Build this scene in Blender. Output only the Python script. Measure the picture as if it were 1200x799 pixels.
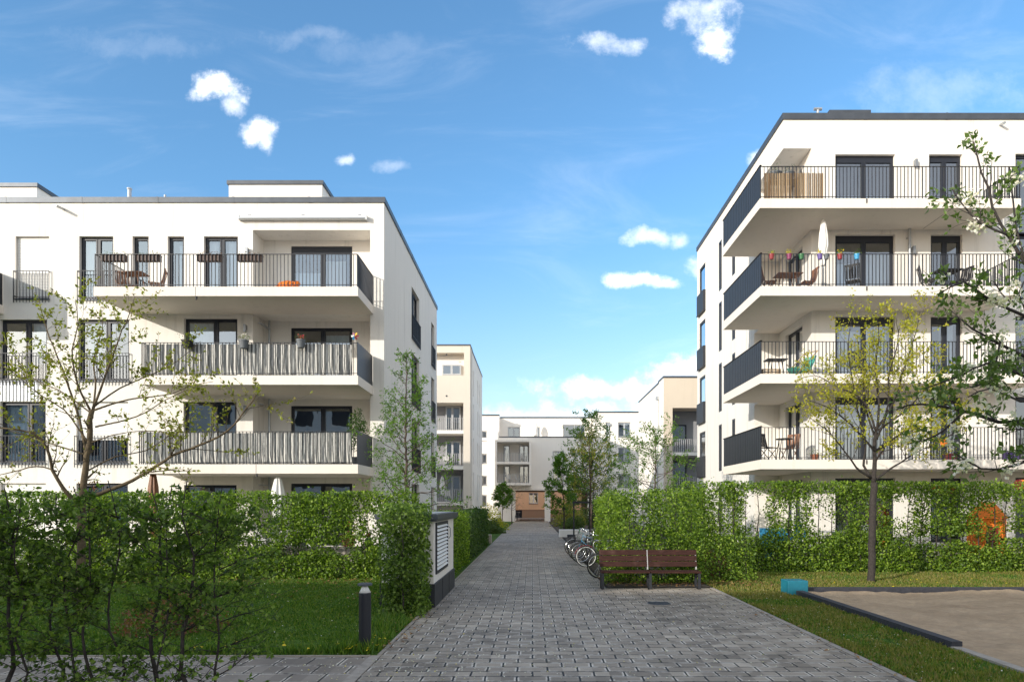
import bpy, math, random
import numpy as np
from mathutils import Vector, noise, Quaternion

for _o in list(bpy.data.objects): bpy.data.objects.remove(_o)
SC = bpy.context.scene
COL = SC.collection
R = math.radians
rnd = random.Random(7)

# ------------------------------------------------------------------ camera
cam_d = bpy.data.cameras.new('camera'); cam = bpy.data.objects.new('camera', cam_d); COL.objects.link(cam)
cam.location = (0, 0, 2.0); cam.rotation_euler = (R(90), 0, 0)
cam_d.sensor_width = 36; cam_d.lens = 24; cam_d.shift_x = -0.02; cam_d.shift_y = 0.15875
cam_d.clip_start = 0.1; cam_d.clip_end = 4000
SC.camera = cam
# ------------------------------------------------------------------ light
SUN_DIR = Vector((1.08, 1.0, -0.43)).normalized()      # the way the light travels
SUN_EL = math.asin(-SUN_DIR.z); SUN_ROT = math.atan2(-SUN_DIR.x, -SUN_DIR.y)
sun_d = bpy.data.lights.new('sun', 'SUN'); sun = bpy.data.objects.new('sun', sun_d); COL.objects.link(sun)
sun_d.energy = 2.75; sun_d.angle = R(0.5); sun_d.color = (1.0, 0.93, 0.83)
sun.rotation_euler = SUN_DIR.to_track_quat('-Z', 'Y').to_euler(); sun.location = (-60, -60, 30)
SC.view_settings.view_transform = 'Standard'; SC.view_settings.look = 'None'
SC.view_settings.exposure = 0.78; SC.view_settings.gamma = 1.0; SC.view_settings.use_curve_mapping = False
SC.cycles.use_denoising = True
SC.cycles.max_bounces = 8; SC.cycles.transparent_max_bounces = 10; SC.cycles.diffuse_bounces = 4
SC.cycles.sample_clamp_indirect = 6.0

W = bpy.data.worlds.new('World'); SC.world = W; W.use_nodes = True

class NT:
    """small helper round a node tree"""
    def __init__(s, tree): s.t = tree; s.n = tree.nodes; s.l = tree.links
    def new(s, kind, **kw):
        n = s.n.new(kind)
        for k, v in kw.items():
            if k.startswith('i_'):
                key = k[2:]
                key = int(key) if key.isdigit() else key.replace('_', ' ')
                s.put(n.inputs[key], v)
            else: setattr(n, k, v)
        return n
    def put(s, sock, v):
        if isinstance(v, bpy.types.NodeSocket): s.l.new(v, sock)
        elif isinstance(v, bpy.types.Node): s.l.new(v.outputs[0], sock)
        else:
            if hasattr(sock, 'default_value') and hasattr(sock.default_value, '__len__') and len(sock.default_value) == 4 and len(v) == 3: v = (*v, 1)
            sock.default_value = v
    def math(s, op, a, b=None, clamp=False, c=None):
        n = s.n.new('ShaderNodeMath'); n.operation = op; n.use_clamp = clamp
        s.put(n.inputs[0], a)
        if b is not None: s.put(n.inputs[1], b)
        if c is not None: s.put(n.inputs[2], c)
        return n.outputs[0]
    def vmath(s, op, a, b=None):
        n = s.n.new('ShaderNodeVectorMath'); n.operation = op
        s.put(n.inputs[0], a)
        if b is not None: s.put(n.inputs[1], b)
        return n.outputs['Value'] if op in ('LENGTH', 'DOT_PRODUCT') else n.outputs[0]
    def ramp(s, fac, stops, interp='LINEAR'):
        n = s.n.new('ShaderNodeValToRGB'); n.color_ramp.interpolation = interp
        e = n.color_ramp.elements
        while len(e) < len(stops): e.new(0.5)
        for k, (p, c) in enumerate(stops):
            e[k].position = p; e[k].color = (*c, 1) if len(c) == 3 else c
        s.put(n.inputs[0], fac); return n.outputs[0]
    def mix(s, fac, a, b, mode='MIX'):
        n = s.n.new('ShaderNodeMix'); n.data_type = 'RGBA'; n.blend_type = mode
        s.put(n.inputs[0], fac); s.put(n.inputs[6], a); s.put(n.inputs[7], b); return n.outputs[2]
    def mapr(s, v, a, b, c, d, smooth=False):
        n = s.n.new('ShaderNodeMapRange'); n.interpolation_type = 'SMOOTHSTEP' if smooth else 'LINEAR'
        s.put(n.inputs[0], v)
        for k, x in zip((1, 2, 3, 4), (a, b, c, d)): s.put(n.inputs[k], x)
        return n.outputs[0]
    def noise(s, vec, scale, detail=3, rough=0.5, dist=0.0):
        n = s.n.new('ShaderNodeTexNoise'); s.put(n.inputs['Vector'], vec)
        n.inputs['Scale'].default_value = scale; n.inputs['Detail'].default_value = detail
        n.inputs['Roughness'].default_value = rough; n.inputs['Distortion'].default_value = dist
        return n

# ------------------------------------------------------------------ sky with clouds
def build_sky():
    t = NT(W.node_tree); bg = t.n['Background']
    sky = t.new('ShaderNodeTexSky', sky_type='NISHITA'); sky.sun_disc = False
    sky.sun_elevation = SUN_EL; sky.sun_rotation = SUN_ROT; sky.altitude = 100
    sky.air_density = 1.0; sky.dust_density = 1.2; sky.ozone_density = 2.5
    tc = t.new('ShaderNodeTexCoord'); sep = t.new('ShaderNodeSeparateXYZ', i_0=tc.outputs['Generated'])
    y = t.math('MAXIMUM', sep.outputs[1], 0.02)
    u = t.math('DIVIDE', sep.outputs[0], y); v = t.math('DIVIDE', sep.outputs[2], y)
    uv = t.new('ShaderNodeCombineXYZ', i_0=u, i_1=v).outputs[0]
    warp = t.noise(uv, 11, 6, 0.62)
    wv = t.vmath('SUBTRACT', warp.outputs['Color'], (0.5, 0.5, 0.5))
    # direction (x/y, z/y), half widths, strength
    clouds = [(-.455, .607, .044, .026, .95), (-.440, .585, .020, .022, .6), (-.400, .547, .030, .026, .95), (-.392, .528, .014, .018, .7), (-.273, .503, .016, .010, .5), (-.21, .492, .035, .012, .22),
              (.250, .715, .060, .030, .55), (.272, .690, .034, .034, .95), (.10, .672, .055, .018, .5), (.445, .552, .030, .012, .4), (.335, .500, .024, .020, .75),
              (.150, .328, .056, .013, .95), (.125, .333, .03, .012, .7), (.170, .392, .040, .014, .55), (.215, .390, .02, .014, .5), (.235, .350, .028, .020, .6), (-.33, .685, .10, .02, .10),
              (.250, .195, .11, .026, .95), (.140, .170, .16, .022, .85), (.330, .150, .24, .045, .9), (.045, .118, .16, .035, .75), (.40, .20, .12, .05, .8),
              (-.22, .66, .12, .03, .06), (-.58, .67, .16, .03, .07), (.62, .60, .16, .05, .14), (-.9, .2, .5, .05, .4), (1.2, .3, .3, .06, .6)]
    tot = None
    fine = t.noise(uv, 19, 9, 0.68); er = t.math('MULTIPLY', t.math('SUBTRACT', fine.outputs[0], .5), 2.0)
    for cx, cy, a, b, k in clouds:
        d = t.vmath('SUBTRACT', uv, (cx, cy, 0))
        wsc = t.vmath('MULTIPLY', wv, (min(.2, 2.6 * a), min(.12, 3.4 * b), 0))
        d = t.vmath('ADD', d, wsc)
        d = t.vmath('MULTIPLY', d, (1 / a, 1 / b, 0))
        m = t.mapr(t.vmath('LENGTH', d), 1.45, 0.10, 0.0, 1.0, True)
        m = t.mapr(t.math('ADD', m, t.math('MULTIPLY', er, t.mapr(m, 0, .25, 0, 1))), .16, 1.45, 0, k, True)
        tot = m if tot is None else t.math('MAXIMUM', tot, m)
    wm = t.n.new('ShaderNodeMapping'); t.put(wm.inputs[0], uv); wm.inputs['Rotation'].default_value = (0, 0, .5); wm.inputs['Scale'].default_value = (1.2, 4.2, 1)
    wisp = t.noise(wm.outputs[0], 2.1, 7, 0.62, .8)
    wm2 = t.mapr(wisp.outputs[0], .46, .9, 0, .13, True)
    tot = t.math('MAXIMUM', tot, wm2)
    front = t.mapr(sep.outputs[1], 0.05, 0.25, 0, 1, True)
    # elsewhere: pale cloud added to unseen sky as fill light (seen in window reflections)
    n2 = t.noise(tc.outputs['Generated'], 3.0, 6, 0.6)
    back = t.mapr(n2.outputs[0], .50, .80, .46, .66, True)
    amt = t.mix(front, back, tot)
    up = t.mapr(sep.outputs[2], -0.02, 0.05, 0, 1)
    amt = t.math('MULTIPLY', amt, up)
    tf = t.mapr(sep.outputs[2], .03, .42, 0, 1, True)
    tint = t.mix(1.0, sky.outputs[0], t.mix(tf, (1.12, 1.02, 1.02, 1), (0.76, 1.06, 1.16, 1)), 'MULTIPLY')
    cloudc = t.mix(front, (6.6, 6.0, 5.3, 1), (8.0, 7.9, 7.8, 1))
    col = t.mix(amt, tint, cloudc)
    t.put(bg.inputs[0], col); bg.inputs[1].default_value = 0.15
build_sky()

# ------------------------------------------------------------------ materials
M = {}
def mat(name, col=(.5, .5, .5), rough=.6, metal=0, var=0, vscale=3, bump=0, bscale=60, spec=.5, build=None):
    m = bpy.data.materials.new(name); m.use_nodes = True; t = NT(m.node_tree); p = t.n['Principled BSDF']
    p.inputs['Base Color'].default_value = (*col, 1); p.inputs['Roughness'].default_value = rough
    p.inputs['Metallic'].default_value = metal; p.inputs['Specular IOR Level'].default_value = spec
    geo = t.new('ShaderNodeNewGeometry'); pos = geo.outputs['Position']
    if var:
        n = t.noise(pos, vscale, 5, .6)
        f = t.mapr(n.outputs[0], .3, .7, 1 - var, 1 + var)
        t.put(p.inputs['Base Color'], t.mix(1.0, (*col, 1), t.new('ShaderNodeCombineXYZ', i_0=f, i_1=f, i_2=f).outputs[0], 'MULTIPLY'))
    if bump:
        n = t.noise(pos, bscale, 4, .6)
        b = t.new('ShaderNodeBump'); b.inputs['Strength'].default_value = bump; b.inputs['Distance'].default_value = .01
        t.put(b.inputs['Height'], n.outputs[0]); t.put(p.inputs['Normal'], b.outputs[0])
    if build: build(t, p, pos, geo)
    M[name] = m; return m

def plaster(col, streak=.22):
    def f(t, p, pos, geo):
        big = t.noise(pos, .35, 4, .6); 
        mp = t.n.new('ShaderNodeMapping'); t.put(mp.inputs[0], pos); mp.inputs['Scale'].default_value = (2.6, 2.6, .16)
        st = t.noise(mp.outputs[0], 1.6, 5, .65)
        grit = t.noise(pos, 45, 3, .6)
        a = t.mapr(big.outputs[0], .3, .7, .965, 1.03)
        s = t.mapr(st.outputs[0], .52, .80, 1, 1 - streak, True)
        g = t.mapr(grit.outputs[0], .3, .7, .975, 1.02)
        k = t.math('MULTIPLY', t.math('MULTIPLY', a, s), g)
        t.put(p.inputs['Base Color'], t.mix(1.0, (*col, 1), t.new('ShaderNodeCombineXYZ', i_0=k, i_1=k, i_2=t.math('MULTIPLY', k, t.mapr(st.outputs[0], .5, .8, 1, .985))).outputs[0], 'MULTIPLY'))
        b = t.new('ShaderNodeBump'); b.inputs['Strength'].default_value = .35; b.inputs['Distance'].default_value = .004
        t.put(b.inputs['Height'], t.noise(pos, 120, 3, .7).outputs[0]); t.put(p.inputs['Normal'], b.outputs[0])
    return f
mat('plaster_white', rough=.9, spec=.2, build=plaster((.76, .725, .67)))
mat('plaster_far', rough=.9, spec=.2, build=plaster((.84, .79, .72), .06))
mat('plaster_sand', rough=.9, spec=.2, build=plaster((.64, .575, .49), .08))
mat('plaster_grey_shade', rough=.9, spec=.2, build=plaster((.27, .27, .28), .06))  # balcony back walls, darkened to paint in the deep recess shade
mat('plaster_beige', rough=.9, spec=.2, build=plaster((.62, .53, .42), .06))
mat('plaster_warm_lit', rough=.9, spec=.2, build=plaster((.95, .60, .36), .06))  # warm sunlight on the courtyard house, put into the plaster colour
mat('plaster_brown_and_shade', rough=.9, spec=.2, build=plaster((.42, .27, .18), .06))  # passage walls; also paints the shade low on the courtyard house
mat('concrete_slab', rough=.8, spec=.25, build=plaster((.75, .685, .61), .10))
mat('coping_metal', (.075, .085, .10), .45, .4, var=.15)
mat('frame_dark', (.016, .019, .028), .4, spec=.4)
mat('frame_light', (.45, .46, .47), .45)
mat('rail_dark', (.028, .030, .036), .45, .3)
mat('rail_light', (.42, .41, .40), .5, .2)
mat('panel_dark', (.028, .031, .038), .5, .2, var=.1, vscale=8)
mat('steel_grey', (.30, .31, .32), .35, .7)
mat('zinc', (.42, .44, .46), .4, .6, var=.1)
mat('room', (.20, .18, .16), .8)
mat('curtain', (.86, .86, .84), .85)
mat('curtain_blue', (.78, .86, .90), .85)
mat('white_cloth', (.78, .76, .72), .85, var=.05, vscale=8)
mat('white_paint', (.78, .77, .74), .5)
mat('light_metal_box', (.62, .64, .65), .45, var=.05)
mat('black_plastic', (.015, .015, .017), .4)
mat('rubber', (.015, .015, .016), .7)
mat('chrome', (.6, .6, .6), .2, 1)
mat('terracotta', (.35, .13, .07), .7)
mat('pot_grey', (.12, .13, .14), .6)
mat('red_plastic', (.24, .025, .03), .35)
mat('yellow_plastic', (.75, .42, .03), .4)
mat('orange_fabric', (.90, .22, .025), .8)
mat('blue_plastic', (.05, .30, .55), .35)
mat('purple_plastic', (.12, .08, .26), .4)
mat('green_plastic', (.03, .14, .05), .35)
mat('magenta_plastic', (.20, .03, .09), .4)
mat('teal_paint', (.010, .15, .21), .5, var=.12, vscale=7, bump=.3, bscale=25)
mat('wood_furniture', (.22, .10, .05), .5, var=.25, vscale=18)
mat('wood_pale', (.42, .30, .18), .6, var=.25, vscale=9)
mat('bollard_paint', (.022, .024, .032), .35, .3)
mat('soil', (.05, .038, .028), .95, var=.4, vscale=6, bump=.8, bscale=25)
mat('concrete_kerb', (.31, .275, .235), .85, var=.22, vscale=7, bump=.4, bscale=60)
mat('terrace_slab', (.40, .38, .35), .8, var=.1, vscale=2)
mat('asphalt_ground', (.10, .10, .10), .9, var=.2, vscale=.6)

def glass(t, p, pos, geo):
    t.n.remove(p); out = t.n['Material Output']
    tr = t.new('ShaderNodeBsdfTransparent'); tr.inputs[0].default_value = (.74, .79, .82, 1)
    gl = t.new('ShaderNodeBsdfGlossy'); gl.inputs['Roughness'].default_value = 0.0; gl.inputs[0].default_value = (.92, .96, 1, 1)
    nz = t.noise(pos, 1.3, 2, .5); b = t.new('ShaderNodeBump'); b.inputs['Strength'].default_value = .10; b.inputs['Distance'].default_value = .02
    t.put(b.inputs['Height'], nz.outputs[0]); t.put(gl.inputs['Normal'], b.outputs[0])
    fr = t.new('ShaderNodeFresnel', i_IOR=1.55)
    f = t.math('ADD', t.math('MULTIPLY', fr.outputs[0], .95), .22, True)
    mx = t.new('ShaderNodeMixShader'); t.put(mx.inputs[0], f); t.put(mx.inputs[1], tr.outputs[0]); t.put(mx.inputs[2], gl.outputs[0])
    t.put(out.inputs[0], mx.outputs[0])
mat('glass', build=glass)

def shutter(t, p, pos, geo):
    s = t.new('ShaderNodeSeparateXYZ', i_0=pos); w = t.math('FRACT', t.math('MULTIPLY', s.outputs[2], 1 / .055))
    k = t.mapr(w, 0, .30, .1, 1, True)
    t.put(p.inputs['Base Color'], t.mix(k, (.35, .34, .33, 1), (.78, .76, .72, 1)))
    b = t.new('ShaderNodeBump'); b.inputs['Strength'].default_value = .8; b.inputs['Distance'].default_value = .02
    t.put(b.inputs['Height'], t.math('PINGPONG', w, .5)); t.put(p.inputs['Normal'], b.outputs[0])
mat('shutter_slats', rough=.5, build=shutter)

def stripes(t, p, pos, geo):
    s = t.new('ShaderNodeSeparateXYZ', i_0=pos)
    n = t.noise(pos, .9, 3, .5)
    x = t.math('ADD', s.outputs[0], t.math('MULTIPLY', t.noise(pos, 2.4, 4, .6).outputs[0], .13))
    w = t.math('FRACT', t.math('MULTIPLY', x, 1 / .125))
    k = t.mapr(t.math('PINGPONG', w, .5), .20, .27, 0, 1, True)
    t.put(p.inputs['Base Color'], t.mix(k, (.27, .27, .255, 1), (.66, .64, .59, 1)))
mat('striped_fabric', rough=.85, build=stripes)

def bamboo(t, p, pos, geo):
    s = t.new('ShaderNodeSeparateXYZ', i_0=pos)
    w = t.math('FLOOR', t.math('MULTIPLY', t.math('ADD', s.outputs[0], s.outputs[1]), 1 / .06))
    wn = t.new('ShaderNodeTexWhiteNoise', noise_dimensions='1D'); t.put(wn.inputs['W'], w)
    t.put(p.inputs['Base Color'], t.ramp(wn.outputs[0], [(0, (.20, .12, .06)), (.5, (.42, .28, .15)), (1, (.60, .45, .28))]))
mat('bamboo_slats', rough=.7, build=bamboo)

def bench_wood(t, p, pos, geo):
    mp = t.n.new('ShaderNodeMapping'); t.put(mp.inputs[0], pos); mp.inputs['Scale'].default_value = (1.2, 14, 14)
    g = t.noise(mp.outputs[0], 4, 6, .65, .4); w = t.noise(pos, 3.5, 4, .6)
    c = t.ramp(g.outputs[0], [(.25, (.018, .008, .006)), (.55, (.040, .015, .011)), (.8, (.11, .045, .030))])
    c = t.mix(t.mapr(w.outputs[0], .55, .75, 0, .6), c, (.11, .06, .045, 1))
    t.put(p.inputs['Base Color'], c)
    b = t.new('ShaderNodeBump'); b.inputs['Strength'].default_value = .4; b.inputs['Distance'].default_value = .005
    t.put(b.inputs['Height'], g.outputs[0]); t.put(p.inputs['Normal'], b.outputs[0])
mat('bench_wood', rough=.75, spec=.2, build=bench_wood)

def paving(bw, rh, tones, off=.5, rot=0):
    def f(t, p, pos, geo):
        # jitter so that no edge is ruler straight
        jn = t.noise(pos, 5, 2, .5)
        jv = t.vmath('MULTIPLY', t.vmath('SUBTRACT', jn.outputs['Color'], (.5, .5, .5)), (.02, .014, 0))
        v = t.vmath('ADD', pos, jv)
        if rot:
            mp = t.n.new('ShaderNodeMapping'); t.put(mp.inputs[0], v); mp.inputs['Rotation'].default_value = (0, 0, rot); v = mp.outputs[0]
        br = t.new('ShaderNodeTexBrick', offset=off, offset_frequency=2, squash=1.0); t.put(br.inputs['Vector'], v)
        br.inputs['Scale'].default_value = 1; br.inputs['Brick Width'].default_value = bw; br.inputs['Row Height'].default_value = rh
        br.inputs['Mortar Size'].default_value = .012; br.inputs['Mortar Smooth'].default_value = .12
        br.inputs['Color1'].default_value = (0, 0, 0, 1); br.inputs['Color2'].default_value = (1, 1, 1, 1); br.inputs['Mortar'].default_value = (.5, .5, .5, 1)
        # a value of its own per stone
        s = t.new('ShaderNodeSeparateXYZ', i_0=v)
        row = t.math('FLOOR', t.math('DIVIDE', s.outputs[1], rh))
        par = t.math('MULTIPLY', t.math('FLOORED_MODULO', row, 2), off)
        cid = t.math('FLOOR', t.math('ADD', t.math('DIVIDE', s.outputs[0], bw), par))
        wn = t.new('ShaderNodeTexWhiteNoise', noise_dimensions='2D'); t.put(wn.inputs['Vector'], t.new('ShaderNodeCombineXYZ', i_0=cid, i_1=row).outputs[0])
        c = t.ramp(wn.outputs['Value'], tones)
        patch = t.noise(pos, .55, 5, .6); pk = t.mapr(patch.outputs[0], .3, .7, .70, 1.28)
        grit = t.noise(pos, 70, 4, .75); gk = t.mapr(grit.outputs[0], .3, .7, .78, 1.22)
        k = t.math('MULTIPLY', pk, gk)
        c = t.mix(1.0, c, t.new('ShaderNodeCombineXYZ', i_0=k, i_1=k, i_2=k).outputs[0], 'MULTIPLY')
        # worn pale grit lying along some of the edges
        br2 = t.new('ShaderNodeTexBrick', offset=off, offset_frequency=2); t.put(br2.inputs['Vector'], v)
        br2.inputs['Scale'].default_value = 1; br2.inputs['Brick Width'].default_value = bw; br2.inputs['Row Height'].default_value = rh
        br2.inputs['Mortar Size'].default_value = .042; br2.inputs['Mortar Smooth'].default_value = .6
        wear = t.noise(pos, 3.2, 6, .75)
        wk = t.math('MULTIPLY', br2.outputs['Fac'], t.mapr(wear.outputs[0], .45, .56, 0, 1.0, True))
        c = t.mix(wk, c, (.62, .565, .49, 1))
        moss = t.noise(pos, 1.1, 3, .6)
        jc = t.mix(t.mapr(moss.outputs[0], .55, .7, 0, 1), (.010, .0095, .009, 1), (.03, .035, .015, 1))
        c = t.mix(t.math('MULTIPLY', br.outputs['Fac'], .97), c, jc)
        t.put(p.inputs['Base Color'], c)
        t.put(p.inputs['Roughness'], t.mapr(grit.outputs[0], .3, .7, .55, .85))
        h = t.math('SUBTRACT', t.math('ADD', t.math('MULTIPLY', grit.outputs[0], .12), t.math('MULTIPLY', wn.outputs['Value'], .25)), br.outputs['Fac'])
        b = t.new('ShaderNodeBump'); b.inputs['Strength'].default_value = .9; b.inputs['Distance'].default_value = .012
        t.put(b.inputs['Height'], h); t.put(p.inputs['Normal'], b.outputs[0])
    return f
G = [(0, (.205, .172, .134)), (.35, (.252, .212, .166)), (.7, (.295, .250, .198)), (.95, (.34, .29, .228)), (1, (.42, .36, .29))]
mat('paving_main', rough=.7, build=paving(.36, .225, G))
mat('paving_side', rough=.7, build=paving(.40, .40, [(0, (.19, .162, .136)), (.6, (.24, .205, .172)), (1, (.30, .262, .22))], .5))

def lawn(t, p, pos, geo):
    a = t.noise(pos, .7, 5, .6); b_ = t.noise(pos, 14, 4, .7)
    c = t.ramp(a.outputs[0], [(.3, (.040, .085, .012)), (.55, (.062, .12, .018)), (.75, (.11, .135, .03))])
    k = t.mapr(b_.outputs[0], .3, .7, .6, 1.4)
    t.put(p.inputs['Base Color'], t.mix(1.0, c, t.new('ShaderNodeCombineXYZ', i_0=k, i_1=k, i_2=k).outputs[0], 'MULTIPLY'))
    b = t.new('ShaderNodeBump'); b.inputs['Strength'].default_value = 1; b.inputs['Distance'].default_value = .03
    t.put(b.inputs['Height'], b_.outputs[0]); t.put(p.inputs['Normal'], b.outputs[0])
mat('lawn_soil', rough=.95, spec=.1, build=lawn)

def sandm(t, p, pos, geo):
    a = t.noise(pos, .9, 5, .6); b_ = t.noise(pos, 9, 6, .7); g = t.noise(pos, 150, 3, .8)
    c = t.ramp(a.outputs[0], [(.3, (.34, .25, .165)), (.7, (.47, .355, .24))])
    k = t.math('MULTIPLY', t.mapr(b_.outputs[0], .3, .7, .85, 1.12), t.mapr(g.outputs[0], .3, .7, .85, 1.15))
    t.put(p.inputs['Base Color'], t.mix(1.0, c, t.new('ShaderNodeCombineXYZ', i_0=k, i_1=k, i_2=k).outputs[0], 'MULTIPLY'))
    b = t.new('ShaderNodeBump'); b.inputs['Strength'].default_value = .8; b.inputs['Distance'].default_value = .05
    t.put(b.inputs['Height'], b_.outputs[0]); t.put(p.inputs['Normal'], b.outputs[0])
mat('sand', rough=.95, spec=.1, build=sandm)

def leafm(cols, trans=.35, gloss=.35):
    def f(t, p, pos, geo):
        rp = geo.outputs['Random Per Island']
        n = len(cols); c = t.ramp(rp, [(i / max(1, n - 1), cc) for i, cc in enumerate(cols)])
        p.inputs['Roughness'].default_value = .48; p.inputs['Specular IOR Level'].default_value = gloss
        t.put(p.inputs['Base Color'], c)
        tl = t.new('ShaderNodeBsdfTranslucent'); t.put(tl.inputs[0], t.mix(1.0, c, (1.7, 2.0, .7, 1), 'MULTIPLY'))
        mx = t.new('ShaderNodeMixShader'); mx.inputs[0].default_value = trans
        t.put(mx.inputs[1], p.outputs[0]); t.put(mx.inputs[2], tl.outputs[0]); t.put(t.n['Material Output'].inputs[0], mx.outputs[0])
    return f
mat('leaf_hedge', build=leafm([(.035, .065, .010), (.085, .15, .016), (.15, .24, .022), (.27, .36, .04)], .36))
mat('leaf_hedge_dark', build=leafm([(.024, .050, .014), (.040, .080, .018), (.060, .115, .024), (.10, .16, .04)], .35))
mat('leaf_yellow', build=leafm([(.26, .27, .022), (.38, .37, .03), (.32, .25, .035), (.46, .44, .06)], .42))
mat('leaf_budding', build=leafm([(.14, .15, .02), (.22, .24, .03), (.26, .25, .045), (.15, .11, .03)], .40))
mat('leaf_fresh', build=leafm([(.065, .13, .018), (.10, .19, .025), (.15, .25, .04)], .42))
mat('leaf_mid', build=leafm([(.05, .085, .02), (.08, .13, .03), (.12, .16, .05)], .35))
mat('leaf_apple', build=leafm([(.065, .105, .018), (.10, .16, .028), (.16, .23, .055)], .30, .5))
mat('leaf_red', build=leafm([(.14, .05, .03), (.20, .09, .04), (.10, .08, .03)], .3))
mat('blossom', build=leafm([(.75, .72, .70), (.80, .70, .68), (.62, .60, .60)], .3))
mat('petal', build=leafm([(.75, .75, .72), (.70, .68, .60), (.60, .48, .10)], .2))
mat('dandelion', build=leafm([(.75, .55, .03), (.80, .62, .05)], .2))
mat('grass_blade', build=leafm([(.036, .085, .010), (.060, .130, .014), (.105, .185, .022), (.19, .22, .04)], .35, .3))
mat('grass_blade_pale', build=leafm([(.09, .12, .018), (.16, .17, .03), (.26, .22, .065), (.20, .15, .06)], .35, .3))
mat('bark_dark', (.035, .028, .024), .9, var=.4, vscale=20, bump=1, bscale=40)
mat('bark_brown', (.085, .060, .045), .9, var=.35, vscale=14, bump=1, bscale=40)
mat('bark_lichen', (.10, .072, .038), .9, var=.45, vscale=12, bump=1, bscale=40)
mat('leaf_front', build=leafm([(.040, .072, .014), (.072, .125, .020), (.125, .195, .030), (.21, .29, .055)], .38))
mat('planter_brown', (.075, .042, .030), .6, var=.2, vscale=15)
# ------------------------------------------------------------------ object helpers
OFF = {}
def tag(o, label=None, cat=None, group=None, kind=None):
    if label: o['label'] = label
    if cat: o['category'] = cat
    if group: o['group'] = group
    if kind: o['kind'] = kind
    return o
def thing(name, label, cat, loc=(0, 0, 0), group=None, rz=0):
    o = bpy.data.objects.new(name, None); COL.objects.link(o); o.location = loc; o.rotation_euler = (0, 0, rz)
    o.empty_display_size = .2
    OFF[o.name] = Vector(loc) if rz == 0 else Vector((0, 0, 0))
    return tag(o, label, cat, group)
def off(o): return OFF.get(o.name, Vector((0, 0, 0))) if o else Vector((0, 0, 0))

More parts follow.
